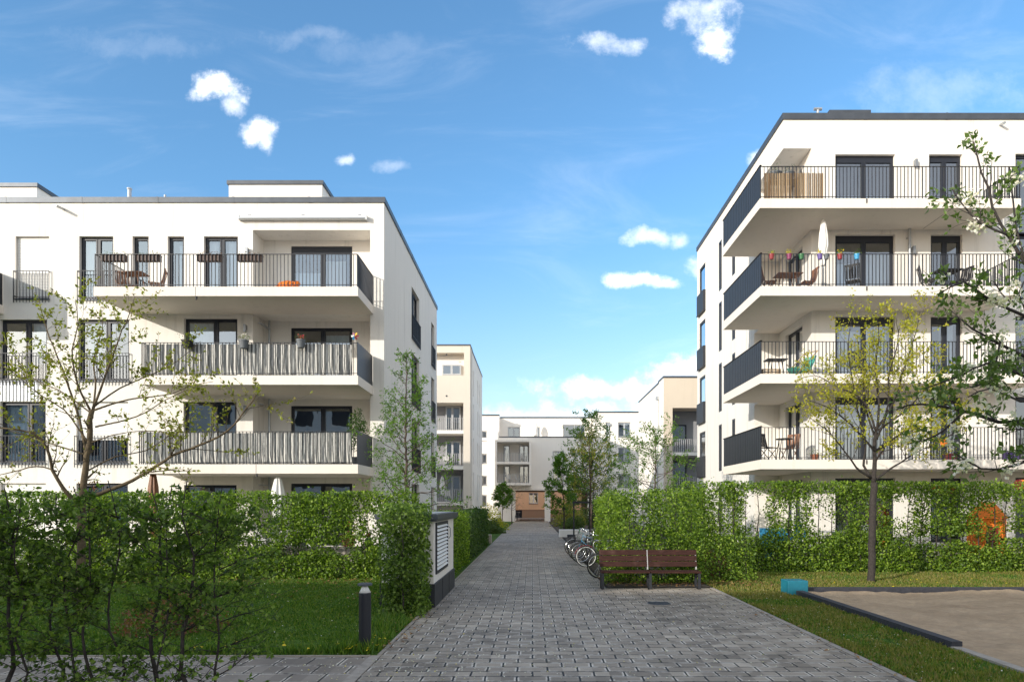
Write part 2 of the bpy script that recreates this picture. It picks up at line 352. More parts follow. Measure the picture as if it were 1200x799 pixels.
class MB:
    """collects shapes in world coordinates (or through a frame (u, d, z) on a facade)"""
    def __init__(s, F=None): s.v = []; s.f = []; s.F = F
    def tr(s, p): return s.F(*p) if s.F else tuple(p)
    def face(s, pts):
        n = len(s.v); s.v += [s.tr(p) for p in pts]; s.f.append(tuple(range(n, n + len(pts))))
    def box(s, x0, x1, y0, y1, z0, z1):
        n = len(s.v)
        s.v += [s.tr(p) for p in ((x0, y0, z0), (x1, y0, z0), (x1, y1, z0), (x0, y1, z0), (x0, y0, z1), (x1, y0, z1), (x1, y1, z1), (x0, y1, z1))]
        s.f += [tuple(n + i for i in q) for q in ((3, 2, 1, 0), (4, 5, 6, 7), (0, 1, 5, 4), (1, 2, 6, 5), (2, 3, 7, 6), (3, 0, 4, 7))]
    def obox(s, c, ax, half):
        """box at c with axes ax (3 vectors) and half sizes"""
        n = len(s.v); c = Vector(c); A = [Vector(a).normalized() * h for a, h in zip(ax, half)]
        for sz in (-1, 1):
            for sx, sy in ((-1, -1), (1, -1), (1, 1), (-1, 1)): s.v.append(s.tr(c + A[0] * sx + A[1] * sy + A[2] * sz))
        s.f += [tuple(n + i for i in q) for q in ((3, 2, 1, 0), (4, 5, 6, 7), (0, 1, 5, 4), (1, 2, 6, 5), (2, 3, 7, 6), (3, 0, 4, 7))]
    def prism(s, poly, z0, z1):
        n = len(s.v); k = len(poly)
        s.v += [s.tr((x, y, z0)) for x, y in poly] + [s.tr((x, y, z1)) for x, y in poly]
        s.f += [tuple(n + i for i in reversed(range(k))), tuple(n + k + i for i in range(k))]
        for i in range(k): j = (i + 1) % k; s.f.append((n + i, n + j, n + k + j, n + k + i))
    def path(s, pts, rad, sides=6, closed=False):
        """tube through points with a radius each"""
        pts = [Vector(s.tr(p)) for p in pts]; k = len(pts); n0 = len(s.v)
        if not hasattr(rad, '__len__'): rad = [rad] * k
        prev = None
        for i, p in enumerate(pts):
            if closed: d = pts[(i + 1) % k] - pts[i - 1]
            else: d = pts[min(i + 1, k - 1)] - pts[max(i - 1, 0)]
            if d.length < 1e-9: d = Vector((0, 0, 1))
            d.normalize()
            if prev is None: a = d.orthogonal().normalized()
            else:
                a = prev - d * prev.dot(d)
                a = a.normalized() if a.length > 1e-6 else d.orthogonal().normalized()
            prev = a; b = d.cross(a)
            for j in range(sides):
                t = 2 * math.pi * j / sides; s.v.append(tuple(p + (a * math.cos(t) + b * math.sin(t)) * rad[i]))
        m = k if closed else k - 1
        for i in range(m):
            for j in range(sides):
                a0 = n0 + i * sides + j; a1 = n0 + i * sides + (j + 1) % sides
                i2 = (i + 1) % k; b0 = n0 + i2 * sides + j; b1 = n0 + i2 * sides + (j + 1) % sides
                s.f.append((a0, a1, b1, b0))
        if not closed:
            s.f.append(tuple(n0 + j for j in reversed(range(sides)))); s.f.append(tuple(n0 + (k - 1) * sides + j for j in range(sides)))
    def tube(s, p, q, r0, r1=None, sides=8): s.path([p, q], [r0, r0 if r1 is None else r1], sides)
    def lathe(s, c, prof, sides=16, star=0, nst=8):
        n0 = len(s.v)
        for r, z in prof:
            for j in range(sides):
                t = 2 * math.pi * j / sides; rr = r * (1 + star * math.cos(nst * t))
                s.v.append(s.tr((c[0] + rr * math.cos(t), c[1] + rr * math.sin(t), c[2] + z)))
        for i in range(len(prof) - 1):
            for j in range(sides):
                s.f.append((n0 + i * sides + j, n0 + i * sides + (j + 1) % sides, n0 + (i + 1) * sides + (j + 1) % sides, n0 + (i + 1) * sides + j))
        s.f.append(tuple(n0 + j for j in reversed(range(sides)))); s.f.append(tuple(n0 + (len(prof) - 1) * sides + j for j in range(sides)))
    def sheet(s, fn, nu, nv):
        n0 = len(s.v)
        for j in range(nv + 1):
            for i in range(nu + 1): s.v.append(s.tr(fn(i / nu, j / nv)))
        for j in range(nv):
            for i in range(nu):
                a = n0 + j * (nu + 1) + i; s.f.append((a, a + 1, a + nu + 2, a + nu + 1))
    def wall(s, u0, u1, z0, z1, holes, depth=.2, d=0.0):
        """facade sheet at d with holes (ua, ub, za, zb) and reveals going in by depth"""
        us = sorted({u0, u1, *[h[0] for h in holes], *[h[1] for h in holes]}); zs = sorted({z0, z1, *[h[2] for h in holes], *[h[3] for h in holes]})
        us = [u for u in us if u0 <= u <= u1]; zs = [z for z in zs if z0 <= z <= z1]
        for i in range(len(us) - 1):
            for j in range(len(zs) - 1):
                uc = (us[i] + us[i + 1]) / 2; zc = (zs[j] + zs[j + 1]) / 2
                if any(h[0] < uc < h[1] and h[2] < zc < h[3] for h in holes): continue
                s.face([(us[i], d, zs[j]), (us[i + 1], d, zs[j]), (us[i + 1], d, zs[j + 1]), (us[i], d, zs[j + 1])])
        for a, b, c, e in holes:
            if depth:
                for q in ([(a, d, c), (b, d, c), (b, d - depth, c), (a, d - depth, c)], [(a, d, e), (b, d, e), (b, d - depth, e), (a, d - depth, e)],
                          [(a, d, c), (a, d, e), (a, d - depth, e), (a, d - depth, c)], [(b, d, c), (b, d, e), (b, d - depth, e), (b, d - depth, c)]): s.face(q)
    def build(s, name, m, parent=None, smooth=False, local=False):
        me = bpy.data.meshes.new(name); o0 = Vector((0, 0, 0)) if local else off(parent)
        v = np.array(s.v, dtype=np.float64).reshape(-1, 3) - np.array(o0)
        me.from_pydata(v.tolist(), [], s.f); me.materials.append(M[m] if isinstance(m, str) else m)
        if smooth: me.polygons.foreach_set('use_smooth', [True] * len(me.polygons))
        me.update()
        o = bpy.data.objects.new(name, me); COL.objects.link(o); o.parent = parent; OFF[o.name] = o0
        return o
def frame(o, U, N):
    """facade frame: u along U, d outwards along N"""
    return lambda u, d, z: (o[0] + U[0] * u + N[0] * d, o[1] + U[1] * u + N[1] * d, z)

def kids(o): return list(o.children)
def copy_tree(o, parent=None):
    c = o.copy(); COL.objects.link(c)
    if parent: c.parent = parent
    for ch in kids(o): copy_tree(ch, c)
    return c
def sheet_mesh(name, m, P, Nn, D, S, parent=None, ratio=.55, fold=.18):
    """many small folded leaves in one mesh: centre, normal, direction, size arrays"""
    P = np.asarray(P, float); N_ = len(P)
    if N_ == 0: return None
    D = np.asarray(D, float); D /= np.linalg.norm(D, axis=1)[:, None] + 1e-9
    Nn = np.asarray(Nn, float); Nn -= D * (Nn * D).sum(1)[:, None]; Nn /= np.linalg.norm(Nn, axis=1)[:, None] + 1e-9
    B = np.cross(D, Nn); S = np.asarray(S, float)[:, None]
    v = np.empty((N_, 4, 3)); v[:, 0] = P - D * S * .5; v[:, 2] = P + D * S * .5
    v[:, 1] = P + B * S * ratio * .5 + Nn * S * fold - D * S * .06; v[:, 3] = P - B * S * ratio * .5 + Nn * S * fold - D * S * .06
    v = v.reshape(-1, 3) - np.array(off(parent))
    me = bpy.data.meshes.new(name); me.vertices.add(N_ * 4); me.vertices.foreach_set('co', v.ravel().astype(np.float32))
    base = np.arange(N_) * 4
    tri = np.stack([base, base + 1, base + 2, base, base + 2, base + 3], 1).ravel().astype(np.int32)
    me.loops.add(len(tri)); me.loops.foreach_set('vertex_index', tri)
    me.polygons.add(N_ * 2); me.polygons.foreach_set('loop_start', np.arange(0, len(tri), 3, dtype=np.int32)); me.polygons.foreach_set('loop_total', np.full(N_ * 2, 3, dtype=np.int32))
    me.materials.append(M[m]); me.update(calc_edges=True)
    o = bpy.data.objects.new(name, me); COL.objects.link(o); o.parent = parent; OFF[o.name] = off(parent)
    return o
def rand_dirs(rs, n, up=0.0):
    d = rs.normal(size=(n, 3)); d[:, 2] += up; return d / (np.linalg.norm(d, axis=1)[:, None] + 1e-9)

# ------------------------------------------------------------------ facade parts
def window(par, F, u0, u1, z0, z1, mull=(), curtain=None, sill=True, fm='frame_dark', rec=.13, top=0.0, room=1.6, shut=0, ledge=True):
    """window > pane, curtain, sill, shutter, interior; the frame is the window's own mesh"""
    m = MB(F); w = .06; a, b = -rec - .06, -rec
    m.box(u0, u0 + w, a, b, z0, z1); m.box(u1 - w, u1, a, b, z0, z1)
    m.box(u0 + w, u1 - w, a, b, z0, z0 + w); m.box(u0 + w, u1 - w, a, b, z1 - w - top, z1)
    xs = [u0 + w] + [u0 + (u1 - u0) * k for k in mull] + [u1 - w]
    for k, x in enumerate(xs[1:-1]): m.box(x - .035, x + .035, a, b, z0 + w, z1 - w - top)
    for i in range(len(xs) - 1):        # leaf frames, set a little forward
        p, q = xs[i] + (.035 if i else 0), xs[i + 1] - (.035 if i < len(xs) - 2 else 0)
        zz0, zz1, l = z0 + w, z1 - w - top, .045
        m.box(p, p + l, a + .02, b + .015, zz0, zz1); m.box(q - l, q, a + .02, b + .015, zz0, zz1)
        m.box(p + l, q - l, a + .02, b + .015, zz0, zz0 + l); m.box(p + l, q - l, a + .02, b + .015, zz1 - l, zz1)
    o = m.build('window', fm, par)
    g = MB(F); d = -rec - .03; g.face([(u0 + w, d, z0 + w), (u1 - w, d, z0 + w), (u1 - w, d, z1 - w), (u0 + w, d, z1 - w)]); g.build('pane', 'glass', o)
    if sill:
        s = MB(F); s.box(u0 - .02, u1 + .02, -rec + .002, .05, z0 - .035, z0 + .004); s.build('sill', 'coping_metal', o)
    if shut:
        s = MB(F); s.face([(u0 + .01, b + .03, z1 - (z1 - z0) * shut), (u1 - .01, b + .03, z1 - (z1 - z0) * shut), (u1 - .01, b + .03, z1 - .002), (u0 + .01, b + .03, z1 - .002)])
        s.build('roller_shutter', 'shutter_slats', o)
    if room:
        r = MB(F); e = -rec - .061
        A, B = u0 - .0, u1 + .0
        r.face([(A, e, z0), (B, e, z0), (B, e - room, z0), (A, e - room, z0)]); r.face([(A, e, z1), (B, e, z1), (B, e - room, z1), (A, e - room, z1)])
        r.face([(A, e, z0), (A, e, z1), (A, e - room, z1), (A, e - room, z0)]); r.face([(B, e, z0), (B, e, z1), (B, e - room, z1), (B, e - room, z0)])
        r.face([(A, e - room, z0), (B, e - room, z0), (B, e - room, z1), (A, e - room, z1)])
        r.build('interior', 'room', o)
    for c in (curtain or []):           # (from, to, bottom fraction, top fraction, material)
        c0, c1, h0, h1, cm = c; k = MB(F); L = (u1 - u0); ph = rnd.random() * 6; n = max(8, int(L * (c1 - c0) * 26))
        A, B = u0 + w + (L - 2 * w) * c0, u0 + w + (L - 2 * w) * c1; Z0, Z1 = z0 + (z1 - z0) * h0, z0 + (z1 - z0) * h1
        k.sheet(lambda i, j: (A + (B - A) * i, -rec - .16 + .025 * math.sin(ph + (B - A) * i * 38) + .012 * math.sin(ph * 2 + (B - A) * i * 91), Z0 + (Z1 - Z0) * j), n, 1)
        k.build('curtain', cm, o, smooth=True)
    return o

def rail_line(m, p, q, z, h=1.06, sp=.118, bw=.006, bd=.018, top=.045, first=True, last=True):
    """balustrade of flat bars from p to q (plan points) standing on z, into mesh m"""
    p = Vector((p[0], p[1], 0)); q = Vector((q[0], q[1], 0)); d = q - p; L = d.length; d.normalize(); n = Vector((-d.y, d.x, 0)); Zv = Vector((0, 0, 1))
    c = (p + q) / 2
    m.obox((c.x, c.y, z + h - .006), (d, n, Zv), (L / 2, top / 2, .007)); m.obox((c.x, c.y, z + .07), (d, n, Zv), (L / 2, .012, .007))
    k = max(1, round(L / sp))
    for i in range(k + 1):
        if (i == 0 and not first) or (i == k and not last): continue
        x = p + d * (L * i / k); w_ = bw if i % 9 else .011
        m.obox((x.x, x.y, z + (h - .013) / 2 - .06), (d, n, Zv), (w_, bd, (h - .013) / 2 + .06 - .0))
def railing(par, pts, z, h=1.06, m='rail_dark', name='railing', **kw):
    mb = MB()
    for i in range(len(pts) - 1): rail_line(mb, pts[i], pts[i + 1], z, h, last=(i == len(pts) - 2), **kw)
    return mb.build(name, m, par)
def juliet(par, F, u0, u1, z, h=1.0, m='rail_dark'):
    mb = MB(); a = F(u0, .06, 0); b = F(u1, .06, 0); rail_line(mb, a, b, z, h, bd=.01)
    for u in (u0 + .02, u1 - .02):
        k = MB(F); 
        for zz in (z + .12, z + h - .03):
            n0 = len(mb.v); t = MB(F); t.box(u - .01, u + .01, -.05, .05, zz - .01, zz + .01); mb.v += t.v; mb.f += [tuple(i + n0 for i in f) for f in t.f]
    return mb.build('balcony_rail', m, par)
def wall_lamp(par, F, u, z):
    m = MB(F); m.box(u - .05, u + .05, .0, .05, z - .08, z + .08); m.box(u - .04, u + .04, .05, .13, z - .16, z + .10); m.build('wall_lamp', 'steel_grey', par)
def downpipe(par, F, u, z0, z1, d=.07, r=.045):
    m = MB(F); m.tube((u, d, z0), (u, d, z1), r, sides=10)
    for z in (z0 + .3, z1 - .3): m.box(u - .06, u + .06, .001, d, z - .015, z + .015)
    m.build('downpipe', 'zinc', par)
def spout(par, F, u, z, L=.42):
    m = MB(F); m.tube((u, -.02, z + .06), (u, L, z - .0), .045, sides=12); m.build('overflow_pipe', 'zinc', par)
def coping(par, pts, z1, h=.19, w=.36, out=.045, m='coping_metal'):
    """metal coping along a polyline of roof edge given with outward normals: (x0,y0,x1,y1,nx,ny)"""
    mb = MB()
    for i, (x0, y0, x1, y1, nx, ny, e0, e1) in enumerate(pts):
        d = Vector((x1 - x0, y1 - y0, 0)); L = d.length; d.normalize(); n = Vector((nx, ny, 0)); a = Vector((x0, y0, 0)) - d * e0; L2 = L + e0 + e1
        c = a + d * (L2 / 2) + n * (out - w / 2); mb.obox((c.x, c.y, z1 - h / 2 + .002 * i), (d, n, (0, 0, 1)), (L2 / 2, w / 2, h / 2))
        k = int(L2 / 2.9)
        for j in range(1, k + 1):   # joint covers
            q = a + d * (L2 * j / (k + 1)) + n * (out - w / 2); mb.obox((q.x, q.y, z1 - h / 2 + .002 * i), (d, n, (0, 0, 1)), (.035, w / 2 + .006, h / 2 + .006))
    return mb.build('roof_edge', m, par)
# ================================================================== THE GROUND
def flat(name, poly, z, m, kind='structure', thick=0):
    b = MB()
    if thick: b.prism(poly, z - thick, z)
    else: b.face([(x, y, z) for x, y in poly])
    return tag(b.build(name, m), kind=kind)
def rect(x0, x1, y0, y1): return [(x0, y0), (x1, y0), (x1, y1), (x0, y1)]
flat('ground', rect(-900, 900, -900, 1400), -.12, 'asphalt_ground')
PX0, PX1, PLZ = -1.98, 1.74, 4.18
flat('paved_path', [(PX0, -12), (PLZ, -12), (PLZ, 16.1), (PX1, 16.1), (PX1, 77.9), (PX0, 77.9)], .012, 'paving_main')
flat('side_path', rect(-26, -2.12, 6.35, 8.88), .012, 'paving_side')
flat('front_yard_path', rect(-60, -2.12, -12, 5.0), .008, 'paving_side')
flat('courtyard', rect(-60, 60, 78, 140), .004, 'paving_side')
def ground_sheet(name, x0, x1, y0, y1, nx, ny, z, amp, m):
    b = MB(); b.sheet(lambda i, j: (x0 + (x1 - x0) * i, y0 + (y1 - y0) * j, z + amp * noise.noise(Vector(((x0 + (x1 - x0) * i) * .8, (y0 + (y1 - y0) * j) * .8, 3))) * (1 if 0.02 < i < .98 and .02 < j < .98 else 0)), nx, ny)
    return tag(b.build(name, m, smooth=True), kind='structure')
ground_sheet('lawn', -30, -2.03, 8.93, 21.6, 90, 50, .02, .03, 'lawn_soil')
ground_sheet('lawn', PLZ + .09, 40, 15.25, 21.6, 90, 20, .02, .02, 'lawn_soil')
ground_sheet('lawn_strip', PLZ + .09, 5.72, -8, 15.25, 5, 60, .02, .015, 'lawn_soil')
ground_sheet('planting_bed', -2.9, -2.03, 5.02, 6.33, 6, 6, .02, .02, 'soil')
ground_sheet('planting_bed', -20, -2.9, 5.02, 6.33, 30, 6, .02, .03, 'soil')
ground_sheet('planting_bed', PX1 + .06, 9.9, 16.2, 76, 20, 60, .016, .02, 'soil')
ground_sheet('planting_bed', -5.1, PX0 - .06, 16.6, 76, 10, 60, .016, .02, 'lawn_soil')
b = MB(); b.box(-2.12, -1.985, -12, 8.93, -.05, .022); tag(b.build('kerb', 'concrete_kerb'), kind='structure')
b = MB(); b.box(-2.03, -1.985, 8.935, 77, -.05, .03); tag(b.build('kerb', 'concrete_kerb'), kind='structure')
b = MB(); b.box(PLZ + .002, PLZ + .085, -12, 16.1, -.05, .026); tag(b.build('kerb', 'concrete_kerb'), kind='structure')
b = MB(); b.box(-26, -2.125, 8.882, 8.932, -.05, .024); tag(b.build('kerb', 'concrete_kerb'), kind='structure')
b = MB(); b.box(PX0, PX1, 30.4, 30.55, -.05, .016); b.box(PX0, PX1, 46.2, 46.4, -.05, .016); b.box(.2, PX1, 55.2, 55.7, -.05, .0165); tag(b.build('drain_strip', 'concrete_kerb'), kind='structure')
# sandpit: sand sheet with a heaped surface, dark timber edge round it
def sz(x, y):
    return min(sz0(x, y), .045 + (x - 5.86) * .35) if y < 9.5 else sz0(x, y)
def sz0(x, y):
    e = min(x - 5.9, 15.05 - y)
    return .03 + .06 * noise.noise(Vector((x * .55, y * .55, 1.3))) + .03 * noise.noise(Vector((x * 2.3, y * 2.3, 8))) + .022 * noise.noise(Vector((x * 5.1, y * 5.1, 4))) + .05 * max(0, 1 - abs(e) / .5)
b = MB(); b.sheet(lambda i, j: (5.80 + 13 * i, 5 + 10.1 * j, sz(5.80 + 13 * i, 5 + 10.1 * j)), 210, 170); tag(b.build('sand', 'sand', smooth=True), kind='structure')
mat('sandpit_timber', (.035, .036, .045), .8, var=.3, vscale=12, bump=.5, bscale=40)
sp = thing('sandpit_edging', 'low dark timber edging around the tan sandpit', 'sandpit edging', (5.75, 15.1, 0))
b = MB(); b.box(5.74, 5.89, 9.35, 15.06, -.1, .115); b.build('timber_beam', 'sandpit_timber', sp)
b = MB(); b.box(5.74, 22, 15.07, 15.25, -.1, .145); b.build('timber_beam', 'sandpit_timber', sp)
b = MB(); b.box(5.72, 5.86, -2, 9.34, -.1, .05); b.build('concrete_strip', 'concrete_kerb', sp)
# raised terraces in front of both blocks
flat('terrace', rect(-40, -5.3, 21.7, 24.08), .36, 'terrace_slab', thick=.5)
flat('terrace', rect(7.5, 32, 21.75, 24.08), .36, 'terrace_slab', thick=.5)

# ================================================================== LEFT APARTMENT BUILDING
Y0 = 24.1
FL = frame((0, Y0, 0), (1, 0, 0), (0, -1, 0))          # u = X
LBx = -5.24
LB = thing('apartment_building', 'white four-storey apartment block on the left with striped balcony screens and roller shutters', 'apartment building', (-20, 30, 0))
lev = [.42, 3.27, 6.13, 8.98]; sof = [2.97, 5.83, 8.68, 11.65]
win = []   # (u0,u1,z0,z1,opts)
win += [(-18.25, -17.06, 9.22, 11.43, dict(mull=(.5,), shut=.97)), (-16.0, -14.8, 9.2, 11.43, dict(mull=(.5,), curtain=[(.0, .35, 0, 1, 'curtain_blue')])),
        (-14.12, -13.55, 9.04, 11.43, dict()), (-12.88, -12.3, 9.04, 11.43, dict(curtain=[(.5, 1, 0, .9, 'curtain_blue')])), (-11.6, -10.4, 9.04, 11.43, dict(mull=(.5,), curtain=[(0, .3, 0, 1, 'curtain'), (.65, 1, 0, 1, 'curtain')])),
        (-18.8, -17.14, 6.33, 8.5, dict(mull=(.55,), curtain=[(.6, 1, .3, 1, 'curtain_blue')])), (-16.03, -14.24, 6.33, 8.5, dict(mull=(.55,), curtain=[(.05, .4, 0, 1, 'curtain_blue')])), (-12.3, -10.42, 6.2, 8.54, dict(mull=(.57,), curtain=[(0, .5, .35, .95, 'curtain_blue')])),
        (-18.8, -17.18, 3.42, 5.6, dict(mull=(.6,), curtain=[(.0, .5, 0, 1, 'curtain_blue')])), (-16.1, -14.28, 3.42, 5.6, dict(mull=(.5,), shut=.62)), (-12.32, -10.45, 3.32, 5.6, dict(mull=(.55,), curtain=[(.42, .56, 0, 1, 'curtain')])),
        (-18.8, -17.18, .5, 2.72, dict(mull=(.5,), shut=.9)), (-16.1, -14.28, .5, 2.72, dict(mull=(.5,))), (-12.3, -10.45, .48, 2.66, dict(mull=(.5,), curtain=[(.0, .5, 0, 1, 'curtain_blue')]))]
for fl in range(4):
    for x in (-23.5, -28.5, -33.5): win.append((x, x + 1.6, lev[fl] + .2, lev[fl] + 2.45, dict(mull=(.5,))))
LG0, LG1 = -9.87, -5.73
holes = [w[:4] for w in win]; logs = [(LG0, LG1, lev[i], sof[i]) for i in range(4)]
# loggia openings are cut as holes without reveals of their own
b = MB(FL); b.wall(-40, LBx, -.1, 12.62, holes + logs, 0)
for h in holes:
    t = MB(FL); n0 = len(b.v); a_, b_, c_, e_ = h; dp = .2
    for q in ([(a_, 0, c_), (b_, 0, c_), (b_, -dp, c_), (a_, -dp, c_)], [(a_, 0, e_), (b_, 0, e_), (b_, -dp, e_), (a_, -dp, e_)], [(a_, 0, c_), (a_, 0, e_), (a_, -dp, e_), (a_, -dp, c_)], [(b_, 0, c_), (b_, 0, e_), (b_, -dp, e_), (b_, -dp, c_)]): b.face(q)
side_w = []
for i in range(4):
    side_w += [(29.6 - Y0, 31.6 - Y0, lev[i] + .22, lev[i] + 2.45), (35.35 - Y0, 36.45 - Y0, lev[i] + .22, lev[i] + 2.45)]
b.build('front_wall', 'plaster_white', LB)
FS = frame((LBx, Y0, 0), (0, 1, 0), (1, 0, 0))
b = MB(FS); b.wall(0, 13.3, -.1, 12.62, side_w, .2); b.face([(0, 0, 12.62), (13.3, 0, 12.62), (13.3, -34.76, 12.62), (0, -34.76, 12.62)])
b.face([(13.3, 0, -.1), (13.3, 0, 12.62), (13.3, -34.76, 12.62), (13.3, -34.76, -.1)]); b.face([(0, -34.76, -.1), (0, -34.76, 12.62), (13.3, -34.76, 12.62), (13.3, -34.76, -.1)])
b.build('side_wall', 'plaster_white', LB)
for k, (u0, u1, z0, z1) in enumerate(side_w):
    window(LB, FS, u0, u1, z0, z1, mull=(.5,) if u1 - u0 > 1.5 else ()); juliet(LB, FS, u0 - .03, u1 + .03, z0 + .02, .95)
coping(LB, [(-40, Y0, LBx, Y0, 0, -1, .0, .045), (LBx, Y0, LBx, 37.4, 1, 0, -.32, .045), (-40, 37.4, LBx, 37.4, 0, 1, 0, -.32)], 12.80)
for u0, u1, z0, z1, o in win: window(LB, FL, u0, u1, z0, z1, **o)
for i, (u0, u1, z0, z1) in enumerate(logs):     # recessed loggias
    b = MB(FL); D = .97; D2 = 1.13
    b.face([(u0, 0, z0), (u0, 0, z1), (u0, -D, z1), (u0, -D, z0)]); b.face([(u1, 0, z0), (u1, 0, z1), (u1, -D, z1), (u1, -D, z0)])
    b.face([(u0, 0, z1), (u1, 0, z1), (u1, -D, z1), (u0, -D, z1)])
    d0, d1 = -8.87, -6.62; dz = z0 + 2.47 if i == 3 else z0 + 2.32
    b.wall(u0, u1, z0, z1, [(d0, d1, z0 + .04, dz)], .12, d=-D); b.build('loggia_wall', 'plaster_white' if i == 3 else 'plaster_white', LB)
    b = MB(FL); b.face([(u0, 0, z0 + .003), (u1, 0, z0 + .003), (u1, -D, z0 + .003), (u0, -D, z0 + .003)]); b.build('loggia_floor', 'terrace_slab', LB)
    Fi = frame((0, Y0 + D, 0), (1, 0, 0), (0, -1, 0))
    window(LB, Fi, d0, d1, z0 + .04, dz, mull=(.52,), rec=.05, sill=False, top=.16 if i == 3 else 0, curtain=[(.52, .9, 0, .8, 'curtain'), (0, .45, 0, .62, 'curtain_blue')] if i == 3 else ([(.55, .95, .5, .9, 'curtain_blue')] if i == 2 else None))
# balconies: (x0, x1, level)
BX1 = -5.62; BD = 2.12
for i, x0 in ((3, -14.13), (2, -12.62), (1, -12.7)):
    z1 = lev[i]; z0 = sof[i - 1]
    b = MB(FL); b.prism([(x0, .001), (BX1, .001), (BX1, BD - .0), (x0, BD)], z0, z1)
    bal = b.build('balcony', 'concrete_slab', LB)
    b = MB(FL); jx = {3: -10.85, 2: -8.9, 1: -8.9}[i]; b.box(jx - .006, jx + .006, BD - .02, BD + .003, z0 + .002, z1 - .002); b.tube((jx, BD - .06, z0 - .10), (jx, BD - .06, z0 + .02), .028); b.build('drip_spout', 'rail_dark', bal)
    yF = Y0 - BD + .03; railing(bal, [(x0 + .03, Y0 - .02), (x0 + .03, yF), (BX1 - .03, yF)], z1)
    railing(bal, [(BX1 - .03, yF), (BX1 - .03, Y0 - .02)], z1, first=False, sp=.118) if i == 3 else None
    if i < 3:
        b = MB(); b.box(BX1 - .045, BX1 - .02, yF + .02, Y0 - .03, z1 - .04, z1 + 1.08); b.build('side_panel', 'panel_dark', bal)
        # striped cloth tied behind the bars
        L = BX1 - x0 - .35; ph = i * 1.7
        def cl(a, c, x0=x0, L=L, z1=z1, ph=ph):
            x = x0 + .12 + L * a
            sag = 0 if c > .5 else (1 - c * 2) ** 2
            return (x + .03 * math.sin(c * 5 + x * 2.1 + ph) * (1 - c), yF + .045 + .022 * math.sin(x * 25 + ph) + .05 * sag * (.5 + .5 * math.sin(x * 17.3 + 2 * ph)), z1 + .04 + .98 * c + .012 * math.sin(x * 3 + ph))
        b = MB(); b.sheet(cl, int(L * 36), 12); b.build('privacy_cloth', 'striped_fabric', bal, smooth=True)
# off-frame balcony further left whose side screen throws its shadow on the wall
b = MB(FL); b.prism([(-25, .001), (-18.66, .001), (-18.66, BD), (-25, BD)], 8.68, 8.98); bal = b.build('balcony', 'concrete_slab', LB)
railing(bal, [(-24.9, Y0 - BD + .03), (-18.7, Y0 - BD + .03)], 8.98); b = MB(); b.box(-18.72, -18.69, Y0 - BD + .03, Y0 - .02, 8.95, 10.1); b.build('side_panel', 'panel_dark', bal)
# french balcony rails
for u0, u1, z in ((-18.28, -17.03, 9.2), (-16.03, -14.77, 9.2), (-18.8, -17.1, 6.3), (-16.06, -14.2, 6.3), (-18.8, -17.15, 3.4), (-16.13, -14.25, 3.4)): juliet(LB, FL, u0, u1, z)
wall_lamp(LB, FL, -10.05, 10.9); wall_lamp(LB, FL, -10.12, 8.2); wall_lamp(LB, FL, -10.12, 5.35)
downpipe(LB, FL, -9.62, 6.13, 8.68, d=-.85, r=.04); downpipe(LB, FL, -9.62, 3.27, 5.83, d=-.85, r=.04); downpipe(LB, FL, -9.62, .4, 2.97, d=-.85, r=.04)
spout(LB, FL, -16.55, 12.33)
# corner joint line, awning box over the loggia
b = MB(FL); b.box(-10.28, -5.86, .02, .17, 11.98, 12.10); b.box(-10.33, -10.28, .0, .19, 11.96, 12.12); b.box(-5.86, -5.81, .0, .19, 11.96, 12.12); aw = b.build('awning_box', 'light_metal_box', LB)
b = MB(FL); b.box(-10.28, -5.86, .175, .195, 11.985, 12.03); b.build('front_bar', 'steel_grey', aw)
b = MB(FL)
for u in (-10.0, -8.1, -6.1): b.box(u - .05, u + .05, 0, .03, 12.10, 12.2)
b.build('bracket', 'steel_grey', aw)
# penthouses on the roof
def roof_house(par, x0, x1, y0, y1, z0, z1):
    b = MB(); b.box(x0, x1, y0, y1, z0, z1 - .12); o = b.build('roof_structure', 'plaster_white', par)
    c = MB(); c.box(x0 - .06, x1 + .06, y0 - .06, y1 + .06, z1 - .15, z1); c.build('roof_edge', 'coping_metal', o)
roof_house(LB, -12.1, -8.38, 27.2, 33, 12.6, 14.85); roof_house(LB, -28, -19.75, 27.2, 33, 12.6, 14.75)
b = MB(); b.tube((-15.05, 25.5, 12.6), (-15.05, 25.5, 13.72), .07); b.tube((-15.05, 25.5, 13.72), (-15.05, 25.5, 13.77), .09); b.build('vent_pipe', 'zinc', LB)
b = MB(); b.tube((-13.4, 24.9, 12.6), (-13.4, 24.9, 13.25), .04); b.build('vent_pipe', 'zinc', LB)
# corrugated light cladding between the left windows
mat('cladding', (.55, .57, .60), .5, .3)
b = MB(FL)
for k in range(11): b.box(-18.78 + k * .125, -18.71 + k * .125, .002, .03, 5.62, 6.28)
b.build('cladding_panel', 'cladding', LB)

